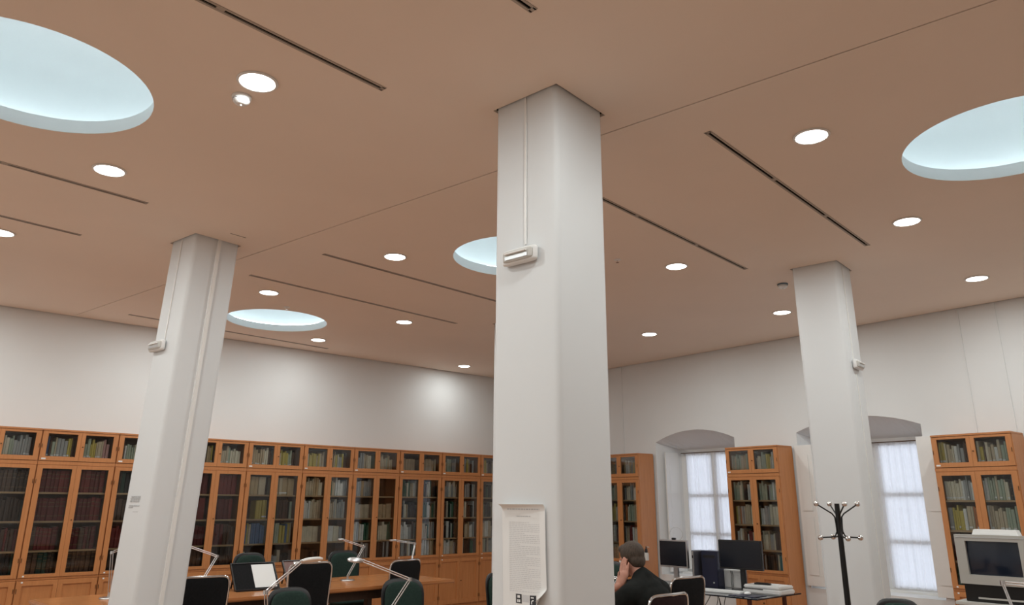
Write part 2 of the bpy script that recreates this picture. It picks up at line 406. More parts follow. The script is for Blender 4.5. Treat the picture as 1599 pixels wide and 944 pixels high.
def strip(parent, off, s, side, t, w_, dp, z0, z1, name):
    """thin vertical cover strip on a column face; t measured from the near corner"""
    vs = []
    for z in (z0, z1):
        ox, oy = off(z)
        for dt, dd in ((-w_/2, 0), (w_/2, 0), (w_/2, dp), (-w_/2, dp)):
            if side == 'L': vs.append((ox-s/2-dd, oy-s/2+t+dt, z))
            else: vs.append((ox-s/2+t+dt, oy-s/2-dd, z))
    MB().add(vs, [(0, 1, 2, 3), (4, 5, 6, 7), (0, 1, 5, 4), (1, 2, 6, 5), (2, 3, 7, 6), (3, 0, 4, 7)]).build(name, 'white_metal', parent)
strip(cC, offC, sC, 'L', .209, .010, .008, 2.865, H, 'conduit')
strip(cL, offL, sL, 'L', .215, .010, .008, 2.85, H, 'conduit')
strip(cL, offL, sL, 'R', .212, .030, .018, 0, H, 'conduit')
strip(cR, offR, sR, 'R', .150, .010, .008, 2.83, H, 'conduit')
strip(cR, offR, sR, 'R', .185, .010, .006, 0, 2.70, 'conduit')

def emergency(cf, off, s, a, side, t, z, label, W=.235, HH=.085):
    cx, cy = cf.location.x, cf.location.y; ox, oy = off(z)
    if side == 'L': lx, ly, rz = ox-s/2, oy-s/2+t, a-math.pi/2
    else: lx, ly, rz = ox-s/2+t, oy-s/2, a
    wx, wy = rot2(lx, ly, a)
    o = thing('emergency_light', label, 'light', (cx+wx, cy+wy, z), rz, 'emergency lights on the columns')   # local -y away from the face
    MB().panel(W, HH, .046, Matrix.Translation((0, -.022, 0)), n=7).build('housing', 'white_plastic', o, True)
    MB().panel(W*.86, HH*.74, .03, Matrix.Translation((0, -.040, 0)), n=6).build('diffuser', 'grey_plastic', o, True)
    MB().tube([(-W*.30, -.060, .012), (W*.30, -.060, .012)], .006, 8).build('tube_lamp', 'white_metal', o, True)
    MB().box(-W*.32, -.0575, -.020, W*.32, -.052, -.002).build('reflector', 'alu', o)
emergency(cC, offC, sC, aC, 'L', .232, 2.803, 'white emergency light on the nearest column, above the notice')
emergency(cL, offL, sL, aL, 'L', .29, 2.80, 'small white emergency light on the column by the long bookcase row', .24, .09)
emergency(cR, offR, sR, aR, 'R', .20, 2.785, 'small white emergency light high on the column behind the coat stand', .22, .085)

# paper notice on the near column (curled at the top and at one lower corner)
def paper_notice():
    cx, cy = cC.location.x, cC.location.y; lx, ly = -sC/2, -sC/2+.222; wx, wy = rot2(lx, ly, aC)
    o = thing('paper_notice', 'large white printed notice taped to the nearest column', 'notice', (cx+wx, cy+wy, 1.115), aC-math.pi/2)
    W, HH = .268, .465; nx, nz = 24, 30
    def P(u, v, e=0):
        x = (u-.5)*W+.012*(1-v); z = v*HH; y = -.004
        if v > .93: q = (v-.93)/.07; y -= .030*q*q*(1-.55*u); z -= .010*q
        r_ = max(0, u-.72)/.28*max(0, .2-v)/.2; y -= .06*r_*r_**.5; z += .045*r_; x -= .02*r_
        y -= .008*max(0, u-.85)/.15*(1-abs(v-.5))
        return Vector((x, y-e, z))
    vs = [P(i/nx, j/nz) for j in range(nz+1) for i in range(nx+1)]; n = nx+1
    fs = [(j*n+i, j*n+i+1, (j+1)*n+i+1, (j+1)*n+i) for j in range(nz) for i in range(nx)]
    MB().add(vs, fs).build('sheet', 'paper', o, True)
    def line(b, u0, u1, v, h, words=True):
        u = u0
        while u < u1:
            L = random.uniform(.03, .09) if words else u1-u0; e = min(u+L, u1)
            k = max(1, int((e-u)/.04))
            for q in range(k):
                a0, a1 = u+(e-u)*q/k, u+(e-u)*(q+1)/k
                b.add([P(a0, v, .0008), P(a1, v, .0008), P(a1, v+h, .0008), P(a0, v+h, .0008)], [(0, 1, 2, 3)])
            u = e+.014
    b = MB(); line(b, .12, .86, .925, .014); b.build('heading_print', 'grey_ink', o)
    b = MB(); line(b, .34, .66, .858, .007); b.build('title_print', 'grey_ink', o)
    b = MB()
    for k in range(38): line(b, .16, .86 if k % 6 else random.uniform(.4, .8), .80-.0175*k, .0048)
    b.build('text_print', 'faint_ink', o)
    def quad(b, u0, u1, v0, v1, e): b.add([P(u0, v0, e), P(u1, v0, e), P(u1, v1, e), P(u0, v1, e)], [(0, 1, 2, 3)])
    b = MB(); quad(b, .30, .43, .045, .13, .001); s1 = b.build('emblem', 'ink', o); s1['label'] = 'small black square emblem with white bars'
    b = MB(); quad(b, .335, .395, .095, .118, .0016); quad(b, .33, .36, .055, .080, .0016); quad(b, .37, .40, .055, .080, .0016); b.build('emblem_mark', 'paper', s1)
    b = MB(); quad(b, .61, .76, .030, .125, .001); s2 = b.build('emblem', 'ink', o); s2['label'] = 'small black square emblem with a white ring'
    b = MB(); ring = [(.685+.045*math.cos(t*math.pi/8), .062+.026*math.sin(t*math.pi/8)) for t in range(17)]; rin = [(.685+.025*math.cos(t*math.pi/8), .062+.014*math.sin(t*math.pi/8)) for t in range(17)]
    for t in range(16): b.add([P(*ring[t], .0016), P(*ring[t+1], .0016), P(*rin[t+1], .0016), P(*rin[t], .0016)], [(0, 1, 2, 3)])
    quad(b, .635, .70, .100, .112, .0016); b.build('emblem_mark', 'paper', s2)
    b = MB(); quad(b, .45, .59, .060, .125, .0009); b.build('footer_print', 'faint_ink', o)
paper_notice()

# lettering on the far-left column
def lettering():
    z = 1.55; ox, oy = offL(z); cx, cy = cL.location.x, cL.location.y; wx, wy = rot2(ox-sL/2-.0015, oy-sL/2+.228, aL)
    o = thing('wall_lettering', 'small lines of dark lettering on the column by the bookcases', 'lettering', (cx+wx, cy+wy, 1.50), aL-math.pi/2)
    b = MB()
    rows = [(.100, .011, -.075, .072), (.084, .011, -.085, .070), (.067, .011, -.09, .062), (.034, .008, -.095, .072), (.021, .008, -.10, -.03), (-.008, .004, -.02, .06)]
    for z0, h, x0, x1 in rows:
        x = x0
        while x < x1:
            L = random.uniform(.015, .04); e = min(x1, x+L); b.box(x, -.0012, z0, e, 0, z0+h); x = e+.006
    b.build('letter_rows', 'grey_ink', o)
lettering()

# ------------------------------------------------------------------ ceiling fixtures
def downlight(x, y, label, k=1.0):
    o = thing('downlight', label, 'light', (x, y, H), 0, 'recessed ceiling downlights')
    MB().lathe([(.104, 0), (.108, -.004), (.104, -.010), (.094, -.010), (.090, -.004)], None, 32, 0, False, False).build('trim_ring', 'white_metal', o, True)
    MB().lathe([(.0925, -.004), (.092, -.006)], None, 32).build('lens', 'lens', o)
    ld = bpy.data.lights.new('downlight_lamp', 'AREA'); ld.shape = 'DISK'; ld.size = .17; ld.energy = DOWN_W*k; ld.color = (.93, .99, .975); ld.spread = R(180)
    lo = bpy.data.objects.new('downlight_lamp', ld); COL.objects.link(lo); lo.parent = o; lo.location = (0, 0, -.012)
DL = [((1.648, 4.173), 'downlight next to the smoke detector, between the big coffer and the air slot'), ((1.369, 6.235), 'downlight just below the large round coffer at the left edge'),
      ((1.03, 8.543), 'downlight cut by the left edge of the picture'), ((4.847, 2.186), 'largest downlight between the air slot and the coffer at the right edge'),
      ((7.092, 2.41), 'downlight just below the coffer at the right edge'), ((9.574, 2.605), 'rightmost small downlight close to the right wall'),
      ((4.262, 6.528), 'downlight left of the nearest column, above the long air slot'), ((3.936, 8.826), 'downlight beside the column above the far pale blue coffer'),
      ((5.816, 11.012), 'small downlight at the right edge of the far pale blue coffer'), ((6.085, 8.996), 'downlight at the end of the second air slot'),
      ((9.048, 11.277), 'farthest small downlight, close above the bookcase wall'), ((6.701, 4.686), 'downlight right of the nearest column under the air slot'),
      ((9.284, 7.059), 'small downlight nearest the right wall just beside the nearest column'), ((9.463, 4.957), 'downlight under the blue-rimmed smoke detector beside the rear column')]
for p, lb in DL: downlight(p[0]*sc, p[1]*sc, lb, {9.048: .5, 5.816: .6}.get(p[0], 1.0))      # two dimmer lamps by the bookcase wall
downlight(3.62*sc, 10.8*sc, 'downlight hidden behind the tilted column', .8)
for i, p in enumerate([(2.55, 1.95), (.25, 1.75), (-.75, 3.95), (-1.0, 6.0), (-1.3, 8.3), (-2.1, 1.6), (7.35, .15), (9.8, .4), (-1.6, 10.6), (.9, 10.75), (-3.2, 5.8), (-3.5, 8.1), (-3.0, 3.7), (.5, -.6), (5.1, -.05)]):  # unseen: part ceiling grid carried on, part added to even out the wall light
    downlight(p[0]*sc, p[1]*sc, 'unseen downlight outside the picture, helping to light the room')

def vent(i, cx, cy, a, label):
    o = thing('air_slot', label, 'vent', (cx, cy, H), a, 'linear ceiling air slots')
    L = VL/2
    b = MB(); b.box(-L, -VW/2, .002, L, -VW/2+.002, .10).box(-L, VW/2-.002, .002, L, VW/2, .10).box(-L, -VW/2, .098, L, VW/2, .10); b.build('channel', 'void', o)
    b = MB(); b.box(-L-.012, -VW/2-.006, -.003, L+.012, -VW/2+.008, .004).box(-L-.012, VW/2-.008, -.003, L+.012, VW/2+.006, .004).box(-L-.012, -VW/2, -.003, -L+.01, VW/2, .004).box(L-.01, -VW/2, -.003, L+.012, VW/2, .004)
    b.build('frame', 'alu_dull', o)
    for k in (-1, 1): MB().box(k*VL/6-.02, -VW/2, -.002, k*VL/6+.02, VW/2, .006).build('divider', 'alu_dull', o)
M['alu_dull'] = mat('painted_slot_frame', (.42, .36, .31), .6)
VLAB = ['long dark air slot beside the smoke detector at the top', 'air slot at the left edge below the large coffer', 'short-looking air slot at the left edge, the lower one',
        'air slot left of the nearest column, the nearer one', 'air slot left of the nearest column, the farther one', 'air slot closest to the bookcase wall under the far coffer',
        'nearest air slot on the right half, ending above the rear column', 'air slot running out from behind the nearest column', 'end of an air slot at the top edge above the nearest column']
for i, (cx, cy, a) in enumerate(VC): vent(i, cx, cy, a, VLAB[i])

def coffer(x, y, label):
    o = thing('round_coffer', label, 'skylight', (x, y, H), 0, 'round lit ceiling coffers')
    MB().lathe([(CR, 0), (CR, .085)], None, 64, 0, False, False).build('rim', 'coffer', o, True)
    MB().lathe([(CR, .085), (.80, .085), (.82, .12), (.82, .45), (.78, .62), (.62, .74), (.3, .78), (.02, .785)], None, 64, 0, False, True).build('dome', 'coffer', o, True)
    MB().tube([(.71*math.cos(t*math.pi/24), .71*math.sin(t*math.pi/24), .108) for t in range(48)], .014, 8, 0, True).build('tube_lamp', 'tube', o, True)
for (x, y), lb in zip(COFFERS, ['large pale round ceiling coffer cut by the left edge', 'bright round ceiling coffer cut by the right edge', 'far pale blue round coffer beside the tilted column', 'round coffer half hidden behind the nearest column']): coffer(x*sc, y*sc, lb)
for x, y in COFFERS_OUT: coffer(x*sc, y*sc, 'round ceiling coffer outside the picture over the near half of the room')

def detector(x, y, label, ring_mat):
    o = thing('smoke_detector', label, 'detector', (x*sc, y*sc, H), 0, 'smoke detectors')
    MB().lathe([(.052, 0), (.054, -.008), (.050, -.014)], None, 28, 0, False, True).build('base', ring_mat, o, True)
    MB().lathe([(.044, -.014), (.047, -.022), (.046, -.030), (.030, -.046), (.012, -.050)], None, 28, 0, True, True).build('cap', 'white_plastic', o, True)
    MB().lathe([(.0473, -.0235), (.0476, -.0265)], None, 28, 0, False, False).build('sensor_slot', 'void', o)
    MB().lathe([(.041, -.034), (.0385, -.0368)], None, 28, 0, False, False).build('sensor_slot', 'void', o)
    MB().ball((0, 0, -.051), .007, 10).build('indicator', 'white_plastic', o, True)
M['slate'] = mat('slate_blue_plastic', (.10, .15, .19), .5)
detector(1.655, 4.42, 'white dome smoke detector touching the downlight at the upper left', 'white_plastic')
detector(8.195, 4.249, 'slate-rimmed smoke detector beside the rear column', 'slate')
def sprinkler(x, y, label):
    o = thing('sprinkler_head', label, 'sprinkler', (x*sc, y*sc, H), 0, 'sprinkler heads')
    MB().lathe([(.032, 0), (.033, -.003), (.020, -.007), (.012, -.010)], None, 20, 0, False, True).build('rosette', 'white_plastic', o, True)
    MB().lathe([(.006, -.010), (.006, -.026), (.015, -.028), (.015, -.030)], None, 14, 0, True, True).build('deflector', 'chrome', o, True)
sprinkler(6.056, 4.981, 'tiny sprinkler head right of the nearest column'); sprinkler(4.448, 9.368, 'tiny sprinkler head above the far pale blue coffer')
# access flap edge near the tilted column
hx, hy = 2.766*sc, 7.038*sc
fl = tag(MB().box(-.072, -.004, -.003, .072, .004, .001).build('ceiling_flap', 'alu_dull'), 'thin dark flap edge in the ceiling beside the tilted column', 'flap'); fl.location = (hx, hy, H); fl.rotation_euler.z = R(8)

# ------------------------------------------------------------------ bookcases
BW, BD, BH = .80, .355, 2.345
SHELF_Z = [.813, 1.052, 1.358, 1.663]; UP_Z = 2.040
def make_bookcase():
    o = thing('bookcase', 'x', 'bookcase')
    e = .0006; t = .018
    b = MB(); b.box(e, .022, .0, t, BD, BH-.022).box(BW-t, .022, .0, BW-e, BD, BH-.022).box(t, .03, .09, BW-t, BD, .115).box(t, .03, 1.962, BW-t, BD, 1.985).box(t, .03, UP_Z-.016, BW-t, BD, UP_Z).box(t, .022, BH-.045, BW-t, BD, BH-.022)
    b.build('carcass', 'oak', o)
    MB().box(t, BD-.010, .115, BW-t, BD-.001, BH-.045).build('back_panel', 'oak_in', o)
    MB().box(e, .0, BH-.022, BW-e, BD, BH).build('cornice', 'oak', o, bevel=.004)
    MB().box(e, .004, 1.955, BW-e, .024, 1.995).build('middle_rail', 'oak', o, bevel=.003)
    MB().box(e, .030, 0, BW-e, .050, .09).build('plinth', 'oak', o)
    MB().box(e, .012, .752, BW-e, .024, .778).build('waist_rail', 'oak', o, bevel=.002)
    for z in SHELF_Z: MB().box(t+.001, .045, z-.020, BW-t-.001, BD-.011, z).build('shelf', 'shelf', o)
    def door(x0, x1, z0, z1, gx0, gx1, gz0, gz1, hinge_left, knob, glass=True):
        b = MB(); y0, y1 = .0, .021
        b.box(x0, y0, z0, gx0, y1, z1).box(gx1, y0, z0, x1, y1, z1).box(gx0, y0, z0, gx1, y1, gz0).box(gx0, y0, gz1, gx1, y1, z1)
        d = b.build('door', 'oak', o)
        if glass: MB().box(gx0, .010, gz0, gx1, .013, gz1).build('pane', 'pane', d)
        else: MB().box(gx0, .015, gz0, gx1, .020, gz1).build('door_panel', 'oak', d)
        hx = x0+.008 if hinge_left else x1-.008
        for zf in ((.15, .85) if z1-z0 > .5 else (.5,)):
            z = z0+(z1-z0)*zf; MB().tube([(hx, -.004, z-.022), (hx, -.004, z+.022)], .0035, 8).build('hinge', 'hinge', d, True)
        if knob: 
            kx = (x0+gx0)/2; MB().lathe([(.004, 0), (.004, .010), (.008, .013), (.007, .018)], Matrix.Translation((kx, 0, (z0+z1)/2)) @ Matrix.Rotation(math.pi/2, 4, 'X'), 12).build('knob', 'hinge', d, True)
    m = BW/2
    door(.006, m-.001, 2.000, BH-.026, .061, .361, 2.048, 2.296, True, False)
    door(m+.001, BW-.006, 2.000, BH-.026, .443, .742, 2.048, 2.296, False, True)
    door(.006, m-.001, .780, 1.953, .061, .357, .815, 1.914, True, False)
    door(m+.001, BW-.006, .780, 1.953, .452, .738, .815, 1.914, False, True)
    door(.006, m-.001, .095, .750, .061, .357, .155, .70, True, False, False)
    door(m+.001, BW-.006, .095, .750, .452, .738, .155, .70, False, True, False)
    lb = MB().box(.026, -.0015, 2.012, .070, 0, 2.028).build('shelf_label', 'paper', o)
    for z in (.796, .735): MB().box(.046, -.0015, z-.007, .064, 0, z+.007).build('shelf_label', 'paper', o)
    return o
proto = make_bookcase()
CASES = []      # (root, wall, scale_z, name for labels)
X0 = 1.975
for k in range(-1, 9):
    o = proto if k == -1 else copy_tree(proto)
    o.location = (X0+.8007*k, YL-.002-BD, 0); o.rotation_euler = (0, 0, 0)
    o['label'] = 'glazed oak bookcase, %s from the left in the long row' % ORD[k+1]; o['category'] = 'bookcase'; o['group'] = 'glazed bookcases'
    CASES.append((o, 'L', 1.0, '%s case of the long row' % ORD[k+1], k))
YFRONT = YL-.002-BD
ZR = .983
for s_right, lab, nm, k in ((7.351, 'glazed oak bookcase just right of the nearest column, before the arched window', 'the case by the window', 20), (5.015, 'narrow-looking glazed oak bookcase behind the black monitor', 'the monitor-side case', 21), (2.362, 'glazed oak bookcase at the right edge behind the old monitor', 'the rightmost case', 22)):
    o = copy_tree(proto); o.location = RW(s_right+BW, -.385, 0); o.rotation_euler = (0, 0, -WA-math.pi/2); o.scale = (.98, 1, ZR)
    o['label'] = lab; o['category'] = 'bookcase'; o['group'] = 'glazed bookcases'
    CASES.append((o, 'R', ZR, nm, k))

# ------------------------------------------------------------------ books
BC = {'cream': (.74, .67, .52), 'white': (.80, .79, .75), 'beige': (.58, .48, .34), 'tan': (.50, .37, .22), 'brown': (.10, .05, .03), 'maroon': (.13, .018, .016), 'dark red': (.19, .025, .020),
      'grey': (.42, .42, .41), 'pale green': (.42, .47, .36), 'green': (.05, .14, .08), 'blue': (.08, .15, .30), 'yellow': (.58, .46, .10), 'black': (.015, .014, .014), 'dark brown': (.045, .025, .016), 'teal': (.04, .18, .19), 'orange': (.50, .17, .05), 'pink': (.50, .28, .26), 'dark green': (.02, .05, .035)}
BM = {k: mat(k.replace(' ', '_')+'_book_cloth', c, .65, vary=.12, scale=14) for k, c in BC.items()}
M['gilt'] = mat('gilt_band', (.16, .10, .045), .5, .2)
M['pages'] = mat('book_pages', (.62, .57, .47), .8)
def book_mesh(colour, style):
    """unit book: x 0..1 thickness, y 0..1 depth (spine at y=0, rounded), z 0..1 height"""
    b = MB(); pr = [(0, .06), (.12, .015), (.5, 0), (.88, .015), (1, .06), (1, 1), (0, 1)]
    n = len(pr); vs = [(x, y, z) for z in (0, 1) for x, y in pr]
    b.add(vs, [(i, (i+1) % n, n+(i+1) % n, n+i) for i in range(n)], 0); b.add(vs, [tuple(range(n-1, -1, -1))], 0); b.add([(x, y, 1) for x, y in pr], [tuple(range(n))], 0)
    b.add([(.07, .09, 1.002), (.93, .09, 1.002), (.93, .97, 1.002), (.07, .97, 1.002)], [(0, 1, 2, 3)], 1)
    if style == 1: zs = [(.08, .16, 2)]
    elif style == 2: zs = [(.80, .83, 2), (.62, .65, 2), (.2, .23, 2)]
    else: zs = []
    for z0, z1, mi in zs:
        q = [(.06, .012), (.5, -.010), (.94, .012)]
        b.add([(x, y-.012, z) for z in (z0, z1) for x, y in q], [(0, 1, 4, 3), (1, 2, 5, 4)], 2)
    me_o = b.build('book', [BM[colour], 'pages', 'gilt' if style == 2 else 'paper']); me = me_o.data; bpy.data.objects.remove(me_o); return me
BMESH = {}
OLD = ['maroon', 'maroon', 'dark red', 'brown', 'maroon']; DARK = ['dark brown', 'black', 'dark brown', 'brown', 'dark green']
MIX = ['cream', 'white', 'beige', 'grey', 'brown', 'pale green', 'beige', 'white', 'cream', 'grey', 'tan', 'dark brown', 'green', 'black']
PALE = ['white', 'cream', 'grey', 'white', 'beige']; TAN = ['tan', 'tan', 'beige', 'tan']
UPP = ['beige', 'cream', 'cream', 'tan', 'white', 'grey', 'pale green', 'beige', 'yellow', 'brown']
def theme(k, row):
    """palette, mean thickness, (hmin, hmax), fill fraction of left and right half; row 0 = top compartment"""
    if row == 0:
        if k in (6,): return TAN, .045, (.17, .20), (1, 1)
        if k == 0: return ['beige', 'pale green', 'pink', 'brown', 'cream', 'cream', 'yellow', 'blue', 'grey'], .026, (.16, .23), (.97, .92)
        return UPP, .026, (.15, .235), (.95, .9)
    if k in (-1, 0, 1, 2):
        if k == 0 and row in (1, 2): return OLD[:3], .05, (.235, .255), (1, 1)
        if k == 2 and row in (1, 2): return ['dark red', 'maroon', 'dark red'], .062, (.24, .265), (1, 1)
        return (OLD if row == 3 else DARK), .04, (.21, .25), (1, 1)
    if k == 3:
        return {1: (TAN, .07, (.21, .235), (1, 1)), 2: (['dark brown', 'yellow', 'brown', 'pale green', 'yellow'], .034, (.22, .25), (.5, 1)), 3: (['yellow', 'pale green', 'yellow', 'blue', 'cream', 'beige'], .03, (.21, .26), (1, 1)), 4: (['white', 'grey', 'beige', 'dark brown'], .04, (.06, .17), (.8, 1))}[row]
    if k == 4:
        return {1: (MIX, .028, (.17, .25), (1, 1)), 2: (PALE, .028, (.19, .26), (1, .95)), 3: (['white', 'grey', 'cream'], .07, (.19, .21), (1, 1)), 4: (DARK, .04, (.10, .13), (.3, .2))}[row]
    if k == 5:
        return {1: (['beige', 'tan', 'cream', 'grey'], .032, (.19, .25), (1, .3)), 2: (TAN+['cream'], .08, (.18, .21), (1, 1)), 3: (['white', 'green', 'grey', 'dark green', 'cream'], .028, (.18, .25), (1, 1)), 4: (['grey', 'dark brown', 'black', 'grey'], .03, (.19, .23), (.5, 1))}[row]
    if k >= 20:
        return {1: (['white', 'pale green', 'grey', 'cream', 'dark brown', 'beige'], .024, (.17, .25), (1, 1)), 2: (['cream', 'white', 'beige', 'grey', 'pale green', 'orange', 'yellow'], .030, (.19, .25), (1, 1)), 3: (['cream', 'beige', 'white', 'brown', 'dark red', 'grey'], .026, (.17, .25), (1, 1)), 4: (['beige', 'white', 'teal', 'grey', 'dark brown', 'green'], .028, (.17, .21), (1, 1))}[row]
    return MIX, .028, (.16, .25), (1, 1)
ROWN = ['top row', 'second row', 'third row', 'fourth row', 'bottom row']
rest = {}        # colour -> list of boxes for the mass of far books
n_single = 0
SINGLE = {22: 5, 21: 5, 20: 5, 0: 5, -1: 2, 2: 1, 3: 5}
order = sorted(CASES, key=lambda c: (c[0].location.x**2+c[0].location.y**2))
stuffb = {}
for root, wall, zs, nm, k in order:
    rng = random.Random(100+k)
    Mw = Matrix.LocRotScale(root.location, root.rotation_euler, root.scale)
    for row in range(5):
        z = UP_Z if row == 0 else SHELF_Z[4-row]
        pal, th, (h0, h1), fills = theme(k, row)
        idx = 0
        for half in (0, 1):
            x = .040 if half == 0 else .425; x1 = x+(.345)*fills[half]
            if half == 0 and fills[0] < .75: x, x1 = .385-.345*fills[0], .385
            run = rng.choice(pal)
            while True:
                t = th*rng.uniform(.6, 1.45)
                if x+t > x1: break
                if rng.random() < .55: run = rng.choice(pal)
                h = rng.uniform(h0, h1); dep = min(.20, h*.75)+rng.uniform(-.01, .01)
                lean = 0.0
                st = 2 if run in ('maroon', 'dark red', 'brown', 'dark brown', 'black', 'dark green') else (1 if rng.random() < .5 else 0)
                loc = Vector((x, .075+rng.uniform(0, .02), z))
                idx += 1
                single = n_single < 300 and k in SINGLE and row < SINGLE[k]
                if single:
                    key = (run, st)
                    if key not in BMESH: BMESH[key] = book_mesh(*key)
                    bo = bpy.data.objects.new('book', BMESH[key]); COL.objects.link(bo)
                    bo.location = Mw @ loc; bo.rotation_euler = root.rotation_euler; bo.scale = (t*.97*root.scale.x, dep, h)
                    tag(bo, '%s book, %s from left, %s of %s' % (run, ORD[idx-1], ROWN[row], nm), 'book', 'books behind glass')
                    n_single += 1
                else:
                    stuffb.setdefault(run, []).append((Mw, loc, t*.97, dep, h))
                x += t
if stuffb:
    b = MB(); cols = sorted(stuffb); 
    for ci, c in enumerate(cols):
        for Mw, loc, t, dep, h in stuffb[c]:
            pr = [(0, .06), (.12, .015), (.5, 0), (.88, .015), (1, .06), (1, 1), (0, 1)]; n = 7
            vs = [Mw @ (loc+Vector((x*t, y*dep, zz*h))) for zz in (0, 1) for x, y in pr]
            b.add(vs, [(i, (i+1) % n, n+(i+1) % n, n+i) for i in range(n)]+[tuple(range(n-1, -1, -1)), tuple(range(n, 2*n))], ci)
    so = b.build('books', [BM[c] for c in cols]); so['kind'] = 'stuff'
    so['label'] = 'rows of further books filling the shelves of the long bookcase row'; so['category'] = 'books'

# ------------------------------------------------------------------ tables
def table(cx, cy, L, W, rz, label):
    o = thing('reading_table', label, 'table', (cx, cy, 0), rz, 'reading tables')
    MB().box(-L/2, -W/2, .715, L/2, W/2, .75).build('table_top', 'table', o, bevel=.010)
    b = MB(); a, c = L/2-.45, W/2-.10
    b.box(-a, -c, .62, a, -c+.025, .715).box(-a, c-.025, .62, a, c, .715).box(-a, -c, .62, -a+.025, c, .715).box(a-.025, -c, .62, a, c, .715); b.build('shade_apron', 'dark_shade_wood', o)  # near-black frame stands in for the shadow under the table top
    for sx in (-1, 0, 1):
        for sy in (-1, 1):
            x, y = sx*(a-.04), sy*(c-.04); MB().box(x-.035, y-.035, 0, x+.035, y+.035, .715).build('leg', 'dark_shade_wood', o, bevel=.004)
    return o
TA = R(3.3)
table(3.745, 7.68, 3.97, 1.10, TA, 'long orange-brown reading table in front of the bookcase row')
table(3.95, 4.84, 3.75, .76, TA, 'reading table where the person in black sits')

# ------------------------------------------------------------------ chairs
def star_base(o):
    MB().tube([(0, 0, .11), (0, 0, .40)], [.028, .022], 12).build('gas_column', 'black_metal', o, True)
    for k in range(5):
        a = 2*math.pi*k/5+.3; d = Vector((math.cos(a), math.sin(a), 0))
        MB().tube([d*.02+Vector((0, 0, .12)), d*.28+Vector((0, 0, .075))], [.022, .014], 8).build('base_arm', 'black_plastic', o, True)
        MB().tube([d*.285+Vector((-d.y, d.x, 0))*q+Vector((0, 0, .028)) for q in (-.02, .02)], .028, 12).build('castor', 'black_plastic', o, True)
def green_chair(x, y, rz, top, label, w_=.42):
    """office chair facing local +y; (x, y) is the place of the backrest top"""
    px, py = rot2(0, .21, rz)
    o = thing('office_chair', label, 'chair', (x+px, y+py, 0), rz, 'green office chairs')
    star_base(o)
    MB().panel(.46, .44, .07, Matrix.Translation((0, .02, .445)) @ Matrix.Rotation(-math.pi/2, 4, 'X'), n=4).build('seat', 'green_fab', o, True)
    MB().panel(.42, .40, .03, Matrix.Translation((0, .02, .405)) @ Matrix.Rotation(-math.pi/2, 4, 'X'), n=4).build('seat_shell', 'black_plastic', o, True)
    hh = .46; zc = top-hh/2
    T = Matrix.Translation((0, -.20, zc)) @ Matrix.Rotation(R(7), 4, 'X')
    MB().panel(w_, hh, .03, T, n=3.6, bend=.035, taper=.08).build('back_shell', 'black_plastic', o, True)
    MB().panel(w_-.055, hh-.05, .055, T @ Matrix.Translation((0, .022, -.004)), n=3.4, bend=.03, taper=.08).build('back_pad', 'green_fab', o, True)
    MB().tube([(0, -.02, .40), (0, -.20, .42), (0, -.235, .52), (0, -.225, zc)], .016, 8).build('back_post', 'black_metal', o, True)
    return o
def chrome_chair(x, y, rz, top, label, fab='black_fab', w_=.43, hh=.56):
    px, py = rot2(0, .21, rz)
    o = thing('chrome_frame_chair', label, 'chair', (x+px, y+py, 0), rz, 'black chairs with chrome frames')
    zc = top-.01-hh/2; T = Matrix.Translation((0, -.20, zc)) @ Matrix.Rotation(R(6), 4, 'X')
    n, tp, bd = 7.0, .10, .03
    MB().panel(w_-.012, hh-.012, .034, T, n=n, taper=tp, bend=bd).build('backrest', fab, o, True)
    path = []
    for k in range(48):
        a = 2*math.pi*k/48; c, s = math.cos(a), math.sin(a)
        xx = math.copysign(abs(c)**(2/n), c)*w_/2; zz = math.copysign(abs(s)**(2/n), s)*hh/2; xx *= 1-tp*(-zz/hh+.5)
        path.append(T @ Vector((xx, bd*(xx/(w_/2))**2, zz)))
    MB().tube(path, .0095, 8, 0, True).build('back_frame', 'chrome', o, True)
    MB().panel(.45, .45, .06, Matrix.Translation((0, .03, .46)) @ Matrix.Rotation(-math.pi/2, 4, 'X'), n=5).build('seat', fab, o, True)
    for sx in (-1, 1):
        X_ = sx*.215
        MB().tube([(X_*.85, -.205, zc-hh*.42), (X_, -.17, .50), (X_, -.10, .43), (X_, .22, .43), (X_, .25, .40), (X_, .25, .03), (X_, .22, .011), (X_, -.24, .011)], .011, 8).build('leg', 'chrome', o, True)
    MB().tube([(-.215, -.24, .011), (.215, -.24, .011)], .011, 8).build('floor_bar', 'chrome', o, True)
    return o
# far side of the long table
green_chair(3.98, 8.75, math.pi+R(5), 1.026, 'dark green office chair behind the white reading-stand paper')
green_chair(5.25, 8.85, math.pi-R(6), 1.005, 'dark green office chair behind the lamp at the middle of the long table', .44)
# near side of the long table
chrome_chair(3.776, 6.92, R(-4), 1.041, 'tall black chrome-framed chair at the near side of the long table', w_=.44)
chrome_chair(2.76, 6.87, R(-8), .975, 'black chrome-framed chair partly behind the column by the bookcases')
chrome_chair(4.926, 7.02, R(8), 1.012, 'black chrome-framed chair behind the front green chair near the far bookcases')
# far side of the near table
green_chair(3.07, 5.97, math.pi+R(6), .93, 'dark green office chair under the white round lamp head')
green_chair(4.24, 6.10, math.pi-R(14), .926, 'dark green office chair crossed by the silver lamp arm')
green_chair(5.30, 6.02, math.pi+R(10), .925, 'dark green chair showing only a sliver beside the nearest column')
green_chair(6.16, 5.30, R(95), 1.035, 'dark green chair half hidden between the nearest column and the person')
